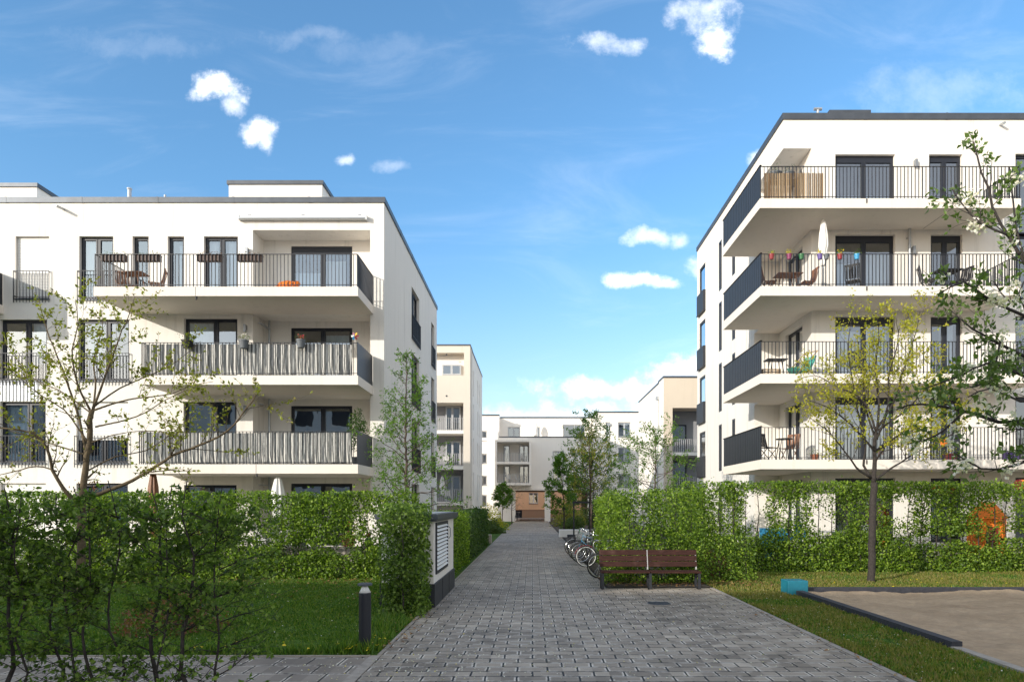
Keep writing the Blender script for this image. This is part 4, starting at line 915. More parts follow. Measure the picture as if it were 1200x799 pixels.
# --- yellow-green tree on the right lawn
T = Tree(11); Yt = 17.26
T.limb(L3([(1022, 684), (1022, 640), (1023, 600), (1024, 565)]), .092, .080, 10)
add([(1024, 566), (1025, 540), (1026, 515), (1028, 500)], .075, .05, 0, 2, .5, 8)
for lst, dy in (([(1023, 562), (1012, 545), (1014, 520), (1005, 480), (998, 440), (994, 405), (998, 375)], .5), ([(1021, 560), (1008, 552), (998, 540), (975, 510), (950, 490)], -.6), ([(1027, 505), (1012, 470), (985, 455), (955, 440), (935, 445)], .7), ([(1028, 502), (1030, 470), (1026, 430), (1030, 395), (1026, 365)], -.4),
                ([(1029, 500), (1048, 470), (1060, 430), (1072, 395), (1078, 365)], .6), ([(1029, 504), (1062, 480), (1085, 455), (1105, 430)], -.6), ([(1024, 563), (1050, 545), (1075, 530), (1105, 515), (1135, 500)], .4), ([(1026, 530), (1000, 500), (975, 480), (945, 468)], -.9), ([(1026, 530), (1060, 505), (1090, 490), (1125, 480)], .9),
                ([(1027, 515), (1040, 480), (1042, 440), (1052, 400), (1050, 372)], -1.0), ([(1027, 515), (1015, 480), (1012, 440), (1015, 410)], 1.1), ([(1026, 540), (1045, 515), (1080, 500)], -1.1)):
    add(lst, .040, .008, dy, 15, .78, 6, leaf=.06, leafn=5, kids=5, t0=.3)
T.finish('tree', 'yellow-green young tree on the right lawn in front of the hedge', 'tree', (8.6, Yt, 0), 'bark_dark', 'leaf_yellow', .066, keep=.72)

# --- blossoming apple tree: trunk just outside the frame, boughs reaching in
T = Tree(21); Yt = 6.2
tr, rr = T.limb([Vector((5.35, 6.4, 0)), Vector((5.3, 6.35, .9)), Vector((5.37, 6.24, 1.4)), Vector((5.385, 6.2, 1.64))], .11, .075, 10)
blo = []
for lst, r, dy, n in (([(1318, 650), (1270, 560), (1215, 503), (1170, 494), (1120, 480), (1080, 474), (1050, 480)], .040, .2, 17), ([(1318, 640), (1285, 480), (1240, 380), (1196, 300), (1172, 262), (1158, 222), (1146, 185), (1140, 166)], .045, .3, 20),
                      ([(1250, 395), (1205, 372), (1160, 352), (1130, 330), (1100, 345)], .020, -.4, 9), ([(1225, 350), (1196, 290), (1188, 240), (1183, 195)], .016, .3, 8), ([(1180, 275), (1150, 262), (1128, 240), (1116, 222)], .011, .1, 7), ([(1270, 460), (1215, 425), (1175, 405), (1140, 385), (1112, 362)], .024, .5, 13),
                      ([(1240, 520), (1190, 545), (1150, 548), (1118, 530)], .018, -.2, 9), ([(1260, 430), (1200, 440), (1160, 425), (1125, 440), (1085, 455)], .020, -.5, 14), ([(1130, 482), (1105, 505), (1085, 515), (1062, 520)], .012, .3, 6), ([(1172, 400), (1160, 445), (1130, 455)], .010, .5, 6), ([(1230, 470), (1195, 470), (1160, 455), (1135, 465)], .014, -.5, 9), ([(1200, 330), (1185, 355), (1165, 330)], .008, -.3, 4)):
    a, q = T.limb(L3(lst, 0, dy), r, .005, 6); n1 = len(T.P); T.twigs(a, q, int(n * 1.15), .28, leaf=.05, leafn=3, kids=2, t0=.22, depth=1, up=.18); blo += [a[int(T.rs.uniform(.3, .98) * (len(a) - 1))] for _ in range(5)]
AP = T.finish('apple_tree', 'apple tree at the right edge of the frame with white blossom on dark boughs', 'tree', (5.35, 6.4, 0), 'bark_dark', 'leaf_apple', .054, ratio=.62, keep=1)
P = []; rs = np.random.RandomState(5)
for c in blo:
    cc = np.array(c) + rs.normal(size=3) * .06
    P += [cc + rs.normal(size=3) * .028 for _ in range(20)]
P = np.array(P); sheet_mesh('blossom', 'blossom', P, rand_dirs(rs, len(P)), rand_dirs(rs, len(P)), np.full(len(P), .036), AP, .9)

# --- tiered young tree with a leader
def leader_tree(name, label, x, y, h, r, base, leafmat, seed, n=34, leaf=.07, bark='bark_brown', r0=.07, keep=.9, leafn=5, group=None, shape=.75, z0=0, lift=.25):
    T = Tree(seed); rs = T.rs
    a, q = T.limb([Vector((x, y, z0)), Vector((x + rs.normal() * .05, y, h * .35)), Vector((x + rs.normal() * .08, y, h * .7)), Vector((x + rs.normal() * .06, y, h))], r0, .01, 8)
    k = len(a)
    for c in range(n):
        t = base + (.98 - base) * (c + rs.rand() * .6) / n; i = min(k - 2, int(t * (k - 1))); an = c * 2.4 + rs.rand(); tt = (t - base) / (1 - base)
        L = r * (math.sin(math.pi * min(1, .28 + .72 * tt)) ** shape if shape > 0 else (1 - tt) ** .8 + .12) * (.75 + .45 * rs.rand())
        T.grow(a[i], Vector((math.cos(an), math.sin(an), lift + .5 * tt)), max(.25, L), q[i] * .4 + .003, 2 if L > .6 else 1, .06, .2, leaf, 4, .8, leafn, .5)
    return T.finish(name, label, 'tree', (x, y, z0), bark, leafmat, leaf, group, keep=keep)
leader_tree('tree', 'fresh green conical young tree beside the left block corner, behind the louvred cabinet', -3.72, 20.2, 6.5, 1.35, .28, 'leaf_fresh', 31, 52, .066, leafn=4, keep=.9, shape=0)
leader_tree('tree', 'tall young tree with loose dark top right of the path, taller than its neighbours', 3.1, 36.5, 6.9, 1.85, .26, 'leaf_fresh', 32, 40, .10, 'bark_dark', .08, leafn=4, group=None, keep=.75)
leader_tree('tree', 'small dense bright green tree nearest the path on its right', 1.95, 42, 5.0, 1.15, .26, 'leaf_fresh', 33, 34, .11, 'bark_dark', .06, leafn=6, keep=1)
leader_tree('tree', 'thin yellowish tree between the taller path tree and the hedge', 2.65, 31, 5.5, 1.25, .3, 'leaf_budding', 34, 26, .085, 'bark_brown', .05, leafn=3, keep=.8)
leader_tree('tree', 'airy pale green tree rising above the hedge in front of the shade-grey balconies', 4.95, 27.2, 4.95, 1.6, .34, 'leaf_fresh', 35, 38, .075, 'bark_brown', .06, leafn=4, keep=.8)
leader_tree('tree', 'little round-headed tree left of the path close to the passage', -2.75, 62, 3.9, .85, .42, 'leaf_fresh', 36, 22, .14, 'bark_brown', .05, leafn=6, keep=1)
leader_tree('tree', 'bare reddish small tree left of the path beside the round-headed tree', -2.0, 66, 3.8, 1.5, .35, 'leaf_red', 37, 20, .06, 'bark_brown', .06, leafn=1, keep=.3)
leader_tree('tree', 'olive young tree right of the path behind the bicycles', 3.9, 44, 5.2, 1.5, .28, 'leaf_mid', 38, 30, .11, 'bark_dark', .06, leafn=4, keep=.8)

# --- hedges
def hedge(label, x0, x1, y0, y1, h, seed, leafmat='leaf_hedge', leaf=.06, per=260, win=None, low=.85, stems=.55, stem_r=.014, group=None, open_=.0, side_out=.10, loc=None, zb=0.0, name='hedge', twig=1.0, toph=.3, bark='bark_dark'):
    """clipped hedge: stems, twigs and leaves through its volume; thinner between low and the top band where win says so"""
    rs = np.random.RandomState(seed); root = thing(name, label, 'hedge', loc or ((x0 + x1) / 2, (y0 + y1) / 2, 0), group)
    Lx, Ly = x1 - x0, y1 - y0; n = int(per * 3.0 * max(Lx, .4) * h * max(1, Ly / .6)); 
    X = rs.uniform(x0, x1, n); Y = rs.uniform(y0, y1, n); Z = zb + (h - zb) * np.where(rs.rand(n) < .3, rs.rand(n) ** 1.6 * .5, rs.beta(1.25, 1.0, n))
    keep = np.ones(n)
    for i in range(n):
        c = n3(X[i] * 1.0 + Y[i] * .35, 0, Z[i] * .9, 1.1, seed) ; f = n3(X[i] + Y[i] * .5, Y[i] * .5, Z[i], 3.2, seed + 5)
        k = .98 + 1.0 * f + .5 * c
        if open_ and low + .45 * n3(X[i], 2, 5, .8, seed) + .12 * n3(X[i], 2, 5, 3.5, seed) < Z[i] < h - toph + .25 * n3(X[i], 6, 5, 1.1, seed): k -= open_ * (.75 + 1.3 * n3(X[i] + Y[i] * .2, 0, Z[i] * .45, .75, seed + 9))
        if win:
            for (a, b_, za, zb_, kk) in win:
                if a < X[i] < b_ and za + .35 * n3(X[i], 1, 2, 2.2, seed) < Z[i] < zb_ + .3 * n3(X[i], 4, 2, 2.2, seed): k -= kk * min(1, min(X[i] - a, b_ - X[i]) / .15)
        edge = n3(X[i] + Y[i], 3, 7, 1.7, seed) * .12
        if Z[i] > h - .06 + edge: k -= .55
        keep[i] = k
    m = rs.rand(n) < keep
    X, Y, Z = X[m], Y[m], Z[m]; k = len(X)
    # bulge outwards
    bulge = np.array([n3(x, 1, z, 1.6, seed + 3) for x, z in zip(X, Z)]) * side_out * 2
    fy = (Y - (y0 + y1) / 2) / (Ly / 2 + 1e-6); Y = Y + bulge * fy
    sp = rs.rand(k) < .02; Z = np.where(sp & (Z > h - .3), Z + rs.rand(k) * .22, Z)
    N_ = np.stack([rs.normal(size=k) * .8 , fy * .9 + rs.normal(size=k) * .6, .5 + rs.normal(size=k) * .6], 1)
    D = rand_dirs(rs, k, -.25)
    sheet_mesh('foliage', leafmat, np.stack([X, Y, Z], 1), N_, D, leaf * (.4 + 1.1 * rs.rand(k)), root, .68)
    w = MB(); ns = max(2, int(max(Lx, Ly) / stems)); cy = (y0 + y1) / 2; cx = (x0 + x1) / 2
    for i in range(ns):
        t = (i + .5 + rs.normal() * .12) / ns
        x, y = (x0 + Lx * t, cy + rs.normal() * .06) if Lx > Ly else (cx + rs.normal() * .05, y0 + Ly * t)
        pts = [Vector((x, y, 0))]; nn = 6
        for j in range(1, nn + 1): pts.append(Vector((x + rs.normal() * .025, y + rs.normal() * .025, (h - .12) * j / nn)))
        w.path(pts, [stem_r * (1.25 - .9 * j / nn) for j in range(nn + 1)], 5)
        for c in range(int(9 * twig)):
            z = rs.uniform(.12, h - .25); b0 = Vector((x, y, z)); a = rs.rand() * 6.28 if rs.rand() < .4 else (0 if rs.rand() < .5 else math.pi) + rs.normal() * .5
            if Ly > Lx: a += math.pi / 2
            L = rs.uniform(.2, .5) ; d = Vector((math.cos(a), math.sin(a) * min(1, Ly), .45))
            w.path([b0, b0 + d * L * .5 + Vector((0, 0, .02)), b0 + d * L], [stem_r * .4, stem_r * .28, .002], 3)
    w.build('stems', bark, root)
    return root
# front hedge, close to the camera, loose and dark (own stems and long side branches)
def front_hedge():
    T = Tree(41); rs = T.rs; y = 5.72
    for i in range(22):
        x = -2.62 - i * .20 + rs.normal() * .04; yy = y + rs.normal() * .10; H = 2.12 + rs.normal() * .05
        pts = [Vector((x, yy, 0))] + [Vector((x + rs.normal() * .03, yy + rs.normal() * .03, H * j / 7)) for j in range(1, 8)]
        r = rs.uniform(.010, .018) if i not in (1, 3, 9) else .026
        a, q = T.limb(pts, r, .004, 6)
        for c in range(22):
            z = rs.uniform(.15, 1) ** .75; k = int(z * (len(a) - 2)); side = 1 if rs.rand() < .5 else -1
            d = Vector((side * (.8 + .3 * rs.rand()), rs.normal() * .45, .35 + .3 * rs.rand()))
            dens = 4 if z < .55 else 6
            T.grow(a[k], d, rs.uniform(.22, .52) * (1 if z > .12 else .8), .0055, 1, .03, .18, .030, 4 if z > .5 else 3, .8, dens, .5)
    for k in range(7):      # long loose branches at the open end
        z = .35 + k * .22; T.grow(Vector((-2.62, y, z)), Vector((1, rs.normal() * .3, .45)), .45, .007, 1, .03, .15, .03, 5, .7, 3)
    P = np.array(T.P); m = P[:, 2] < 2.2; T.P = P[m].tolist(); T.D = np.array(T.D)[m].tolist()
    r = T.finish('hedge', 'loose dark leafy hedge with bare stems closest to the viewer at lower left', 'hedge', (-4.5, y, 0), 'bark_dark', 'leaf_front', .043, ratio=.66, keep=1)
    r.children[0].name = 'stems'; r.children[1].name = 'foliage'
front_hedge()
hedge('see-through green hedge across the left lawn in front of the block with striped balconies', -16.5, -3.05, 17.85, 18.5, 2.34, 51, per=1050, leaf=.064, win=[(-8.6, -8.0, 1.0, 1.75, .8), (-4.5, -3.3, 1.05, 1.8, .85), (-7.3, -3.5, .80, 1.0, .8), (-10.9, -10.1, .95, 1.75, .8), (-13.2, -12.4, 1.0, 1.8, .7)], open_=.16, low=.7)
hedge('dark clipped hornbeam clump growing against the front of the louvred cabinet', -2.72, -1.9, 11.95, 12.95, 2.0, 52, 'leaf_front', .058, per=1500, low=3, stems=.3, side_out=.2)
hedge('bright clipped hedge along the left edge of the path, directly behind the louvred cabinet', -2.95, -2.12, 16.8, 23.4, 1.78, 53, 'leaf_hedge', .062, per=620, low=3)
hedge('dark clipped hedge along the left edge of the path, second and farther from the cabinet', -2.95, -2.12, 23.6, 33.5, 1.78, 54, 'leaf_hedge_dark', .075, per=430, low=3)
hedge('low bright hedge behind the louvred cabinet beside the left block', -5.1, -3.1, 19.6, 20.3, 1.9, 55, 'leaf_hedge', .066, per=420, low=3)
hedge('bright green hedge directly behind the wooden bench', 1.78, 4.35, 16.9, 17.7, 2.36, 56, 'leaf_hedge', .062, per=640, low=.9, open_=.12, stems=.4)
hedge('low leafy hedge end spreading over the lawn corner right of the bench', 3.5, 5.7, 17.2, 17.9, 1.25, 57, 'leaf_hedge', .062, per=620, low=3)
hedge('long see-through hedge screening the garden of the right block', 4.3, 18, 19.6, 20.25, 2.66, 58, 'leaf_hedge', .066, per=1000, low=.98, open_=.24,
      win=[(5.25, 6.0, 1.0, 2.2, .95), (6.15, 6.9, 1.0, 2.25, .95), (8.1, 9.2, 1.2, 2.25, .85), (10.3, 11.2, .95, 2.1, .7), (12.9, 14.1, .9, 2.0, .85), (4.4, 5.2, 1.1, 2.2, .45), (11, 16, .88, 1.0, .9)], stems=.42, stem_r=.02)
hedge('bright hedge lining the bicycle stands on the right of the path', 2.15, 2.75, 18.4, 24.5, 2.25, 59, 'leaf_hedge', .064, per=560, low=3)
hedge('dense hedge rising behind the bench hedge in front of the right block flank', 4.2, 7.6, 24.6, 25.4, 2.55, 60, 'leaf_hedge', .075, per=420, low=3)

def shrub(label, x, y, r, h, seed, leafmat='leaf_mid', leaf=.09, n=2600, name='shrub'):
    rs = np.random.RandomState(seed); root = thing(name, label, 'shrub', (x, y, 0)); d = rand_dirs(rs, n, .35); d[:, 2] = np.abs(d[:, 2])
    rad = rs.rand(n) ** .33; lump = np.array([1 + .45 * n3(a * 1.6, b_ * 1.6, c * 1.6, 1.0, seed) for a, b_, c in d]); P = d * (rad * lump)[:, None] * np.array([r, r, h]) + np.array([x, y, .02])
    sheet_mesh('foliage', leafmat, P, d + rs.normal(size=(n, 3)) * .5, rand_dirs(rs, n), leaf * (.6 + .8 * rs.rand(n)), root, .6)
    w = MB()
    for i in range(9): v = rand_dirs(rs, 1, .9)[0]; w.path([(x, y, 0), (x + v[0] * r * .4, y + v[1] * r * .4, abs(v[2]) * h * .5), (x + v[0] * r * .8, y + v[1] * r * .8, abs(v[2]) * h * .9)], [.02, .012, .003], 4)
    w.build('stems', 'bark_brown', root); return root
shrub('pale flowering shrub left of the path before the passage', -3.3, 52, 1.35, 1.75, 71, 'leaf_yellow', .12)
shrub('low dark shrub at the foot of the pale flowering shrub', -2.75, 46, .8, .8, 72, 'leaf_mid', .11)
shrub('broad brownish shrub right of the path near the passage', 3.2, 60, 1.5, 1.9, 73, 'leaf_budding', .13)
shrub('dark evergreen cone shrub right of the path among the low plants', 4.6, 50, .55, 1.8, 74, 'leaf_hedge_dark', .10)
shrub('olive rounded shrub right of the path in front of the brownish shrub', 3.0, 50, .9, 1.0, 75, 'leaf_mid', .11)
shrub('spreading green shrub right of the path close to the far block', 5.6, 64, 1.8, 1.7, 76, 'leaf_mid', .14)
shrub('small reddish shrub at the foot of the garden hedge, right of the bench', 4.9, 18.7, .55, .75, 77, 'leaf_red', .07, 1200)
shrub('budding shrub with pointed shoots above the left hedge by the terrace', -13.2, 20.3, .7, 2.7, 78, 'leaf_red', .07, 1800)
shrub('leafy garden bush on the terrace behind the left hedge', -7.2, 20.6, 1.1, 1.7, 79, 'leaf_hedge_dark', .075, 3200)
shrub('leafy garden bush behind the right garden hedge below the first balcony', 9.9, 21.1, .9, 1.6, 80, 'leaf_mid', .07, 2600)
shrub('dark shrub on the lawn bed behind the front hedge', -5.6, 10.6, .75, .55, 81, 'leaf_red', .05, 1500)

# --- grass blades on the lawns
def grass(name, label, regions, seed, m, hgt, cutoff=None):
    rs = np.random.RandomState(seed); Ps = []
    for (x0, x1, y0, y1, dens) in regions:
        n = int((x1 - x0) * (y1 - y0) * dens); Ps.append(np.stack([rs.uniform(x0, x1, n), rs.uniform(y0, y1, n), np.zeros(n)], 1))
    P = np.concatenate(Ps); k = np.array([n3(x, y, 0, .9, seed) + .7 * n3(x, y, 0, 4.0, seed) for x, y, _ in P]); m_ = rs.rand(len(P)) < .75 + .9 * k; P = P[m_]; k = k[m_]; n = len(P)
    h = hgt * (.55 + .9 * rs.rand(n)) * (1 + .5 * k); w = .006 + .004 * rs.rand(n) + .0006 * P[:, 1]; a = rs.rand(n) * 6.28; lean = rs.normal(size=(n, 2)) * .35
    v = np.empty((n, 3, 3)); c, s_ = np.cos(a) * w, np.sin(a) * w
    v[:, 0] = P + np.stack([c, s_, np.zeros(n) + .015], 1); v[:, 1] = P + np.stack([-c, -s_, np.zeros(n) + .015], 1); v[:, 2] = P + np.stack([lean[:, 0] * h, lean[:, 1] * h, h + .015], 1)
    me = bpy.data.meshes.new(name); me.vertices.add(n * 3); me.vertices.foreach_set('co', v.ravel().astype(np.float32)); me.loops.add(n * 3); me.loops.foreach_set('vertex_index', np.arange(n * 3, dtype=np.int32))
    me.polygons.add(n); me.polygons.foreach_set('loop_start', np.arange(0, n * 3, 3, dtype=np.int32)); me.polygons.foreach_set('loop_total', np.full(n, 3, dtype=np.int32)); me.materials.append(M[m]); me.update(calc_edges=True)
    o = bpy.data.objects.new(name, me); COL.objects.link(o); tag(o, label, 'grass', kind='stuff'); return o
grass('grass', 'short green lawn grass on the left lawn between the hedges', [(-12, -2.1, 8.95, 11.5, 2400), (-14, -2.1, 11.5, 17.8, 1500)], 1, 'grass_blade', .036)
grass('grass', 'thin yellowish grass on the lawn strip round the sandpit', [(PLZ + .1, 5.7, 6, 15.2, 2000), (PLZ + .1, 16, 15.27, 19.6, 900)], 2, 'grass_blade_pale', .045)
grass('grass', 'green grass growing along the shaded strip beside the paved plaza', [(PLZ + .1, 5.7, 6, 14, 1300), (5.8, 17, 15.3, 19.5, 350)], 3, 'grass_blade', .04)
grass('grass', 'taller grass tufts along the front edge of the left lawn', [(-9, -2.1, 8.95, 9.15, 1500), (-2.6, -2.05, 9.0, 12.0, 900)], 4, 'grass_blade', .12)

def scatter(name, label, cat, pts, size, m, seed, z=.025, flatn=True):
    rs = np.random.RandomState(seed); n = len(pts); P = np.array([(x, y, z) for x, y in pts]); N_ = np.stack([rs.normal(size=n) * .3, rs.normal(size=n) * .3, np.ones(n)], 1)
    D = rand_dirs(rs, n); D[:, 2] *= .2
    o = sheet_mesh(name, m, P, N_, D, size * (.6 + .8 * rs.rand(n)), None, .8); tag(o, label, cat, kind='stuff'); return o
rs = np.random.RandomState(9)
pt = [(rs.uniform(-2, 4.1), rs.uniform(6.2, 15)) for _ in range(700)] + [(rs.normal(-1.2, .7), rs.uniform(6.2, 9)) for _ in range(260)] + [(rs.uniform(-7, -2.2), rs.uniform(6.5, 8.8)) for _ in range(220)]
scatter('fallen_petals', 'tiny pale petals strewn over the paving', 'petals', pt, .022, 'petal', 1, .022)
pt = [(rs.uniform(-9, -2.1), rs.uniform(9, 17.7)) for _ in range(420)] + [(rs.uniform(4.3, 5.7), rs.uniform(6, 15)) for _ in range(240)]
scatter('fallen_petals', 'tiny pale petals strewn over the lawns', 'petals', pt, .020, 'petal', 2, .06)
pt = [(rs.uniform(1.7, 6), rs.uniform(16.2, 18.2)) for _ in range(900)] + [(rs.uniform(-2.6, -1.75), rs.uniform(9.2, 12.5)) for _ in range(160)] + [(rs.uniform(-12, -3), rs.uniform(16.8, 17.9)) for _ in range(500)] + [(rs.normal(4.2, .12), rs.uniform(6.5, 13)) for _ in range(60)] + [(rs.uniform(-8, -3), rs.uniform(14, 17)) for _ in range(120)]
mat('dry_leaf', build=leafm([(.20, .10, .04), (.28, .15, .06), (.14, .07, .03), (.35, .22, .08)], .1))
scatter('dry_leaves', 'brown dry leaves lying under the hedges and along the edges', 'leaves', pt, .055, 'dry_leaf', 3, .045)
pt = [(rs.normal(-2.45, .25), rs.normal(9.35, .25)) for _ in range(26)] + [(rs.uniform(-5, -2.3), rs.uniform(8.95, 9.4)) for _ in range(12)] + [(rs.uniform(7, 14), rs.uniform(15.5, 17.5)) for _ in range(40)]
scatter('dandelions', 'yellow dandelion heads dotted in the grass', 'flowers', pt, .05, 'dandelion', 4, .10)
# ================================================================== STREET FURNITURE AND SMALL THINGS
# --- louvred cabinet beside the path
cb = thing('utility_cabinet', 'white rendered cabinet with a dark louvred side beside the path', 'cabinet', (-2.4, 14.7, 0))
b = MB(); b.box(-2.90, -1.90, 13.12, 16.38, .46, 1.66); b.build('body', 'plaster_white', cb)
b = MB(); b.box(-2.93, -1.87, 13.08, 16.42, -.05, .455); 
for y in (14.2, 15.3): b.box(-1.871, -1.862, y - .008, y + .008, 0, .455)
b.build('plinth', 'panel_dark', cb)
b = MB(); b.box(-3.0, -1.80, 12.98, 16.52, 1.70, 1.80); b.box(-2.97, -1.83, 13.02, 16.48, 1.661, 1.699); rf = b.build('roof', 'coping_metal', cb)
b = MB(); b.box(-2.9, -1.9, 13.1, 16.4, 1.801, 1.815); b.build('roof_sheet', 'zinc', rf)
b = MB(); b.box(-1.899, -1.87, 13.35, 15.15, .62, .67); b.box(-1.899, -1.87, 13.35, 15.15, 1.58, 1.63); b.box(-1.899, -1.87, 13.35, 13.41, .67, 1.58); b.box(-1.899, -1.87, 15.09, 15.15, .67, 1.58); lv = b.build('louvre', 'frame_dark', cb)
b = MB()
for k in range(12): z = .715 + k * .0755; b.obox((-1.878, 14.25, z), ((.7, 0, -.7), (0, 1, 0), (.7, 0, .7)), (.028, .835, .004))
b.build('blade', 'white_paint', lv)
b = MB(); b.face([(-1.897, 13.41, .67), (-1.897, 15.09, .67), (-1.897, 15.09, 1.58), (-1.897, 13.41, 1.58)]); b.build('backing', 'black_plastic', lv)
b = MB(); b.path([(-1.88, 15.3, 1.5), (-1.84, 15.32, 1.45), (-1.84, 15.32, 1.28), (-1.88, 15.3, 1.22)], .012, 6); b.build('handle', 'steel_grey', cb)

# --- bollard light
bo = thing('bollard_light', 'dark round bollard light with a pale reflector under its flat cap, on the lawn corner', 'bollard light', (-2.27, 9.25, 0))
b = MB(); b.lathe((-2.27, 9.25, 0), [(.082, 0), (.082, .79), (.078, .80)], 28); b.build('post', 'bollard_paint', bo, smooth=False)
b = MB(); b.lathe((-2.27, 9.25, 0), [(.078, .801), (.042, .87), (.036, .895)], 24); b.build('reflector', 'white_paint', bo, smooth=True)
b = MB(); b.lathe((-2.27, 9.25, 0), [(.02, .895), (.098, .897), (.098, .918), (.09, .925)], 28); b.build('cap', 'coping_metal', bo)

# --- bench
be = thing('park_bench', 'long dark red-brown slatted bench with two seat sections at the edge of the paving', 'bench', (2.75, 16.1, 0))
bx = [1.60, 2.75, 3.93]
for sct in (0, 1):
    xa, xb = bx[sct] + (.0 if sct == 0 else .012), bx[sct + 1] - (.012 if sct == 0 else 0)
    b = MB()
    for k in range(3):
        y = 15.88 + k * .135; b.box(xa, xb, y, y + .125, .385, .425)
    b.build('seat', 'bench_wood', be)
    b = MB()
    for k in range(3):
        z = .50 + k * .135; yy = 16.33 + k * .035; b.obox(((xa + xb) / 2, yy, z + .06), ((1, 0, 0), (0, .25, .97), (0, .97, -.25)), ((xb - xa) / 2, .062, .016))
    b.build('backrest', 'bench_wood', be)
for x in (1.64, 2.75, 3.89):
    b = MB(); b.box(x - .03, x + .03, 15.90, 15.95, 0, .384); b.box(x - .03, x + .03, 16.24, 16.29, 0, .384); b.box(x - .029, x + .029, 15.951, 16.239, .33, .383); b.box(x - .04, x + .04, 15.88, 16.32, -.01, .012); b.build('leg', 'rail_dark', be)
for x in (1.6 + .02, 2.75, 3.93 - .02):
    b = MB(); b.obox((x, 16.385, .655), ((1, 0, 0), (0, .25, .97), (0, .97, -.25)), (.012, .235, .04)); b.build('backrest_support', 'rail_light' if x > 2 else 'rail_dark', be)

# --- teal block
tb = MB(); 
def bevel_box(name, x0, x1, y0, y1, z0, z1, m, bev, parent=None, rz=0):
    import bmesh
    b = MB(); cx, cy = (x0 + x1) / 2, (y0 + y1) / 2; b.box(x0, x1, y0, y1, z0, z1); o = b.build(name, m, parent); bm = bmesh.new(); bm.from_mesh(o.data)
    bmesh.ops.bevel(bm, geom=bm.edges[:] , offset=bev, segments=2, affect='EDGES', profile=.5)
    if rz:
        cc = sum((v.co for v in bm.verts), Vector()) / len(bm.verts)
        bmesh.ops.rotate(bm, verts=bm.verts, cent=cc, matrix=__import__('mathutils').Matrix.Rotation(rz, 3, 'Z'))
    bm.to_mesh(o.data); bm.free(); return o
t = thing('seat_block', 'bright teal painted concrete block at the corner of the sandpit', 'seat block', (5.75, 15.1, 0))
bevel_box('block', 5.56, 6.0, 14.86, 15.28, -.02, .325, 'teal_paint', .012, t, .03)
b = MB(); b.box(5.60, 5.96, 14.9, 15.24, -.021, .004); b.build('foot', 'concrete_kerb', t)

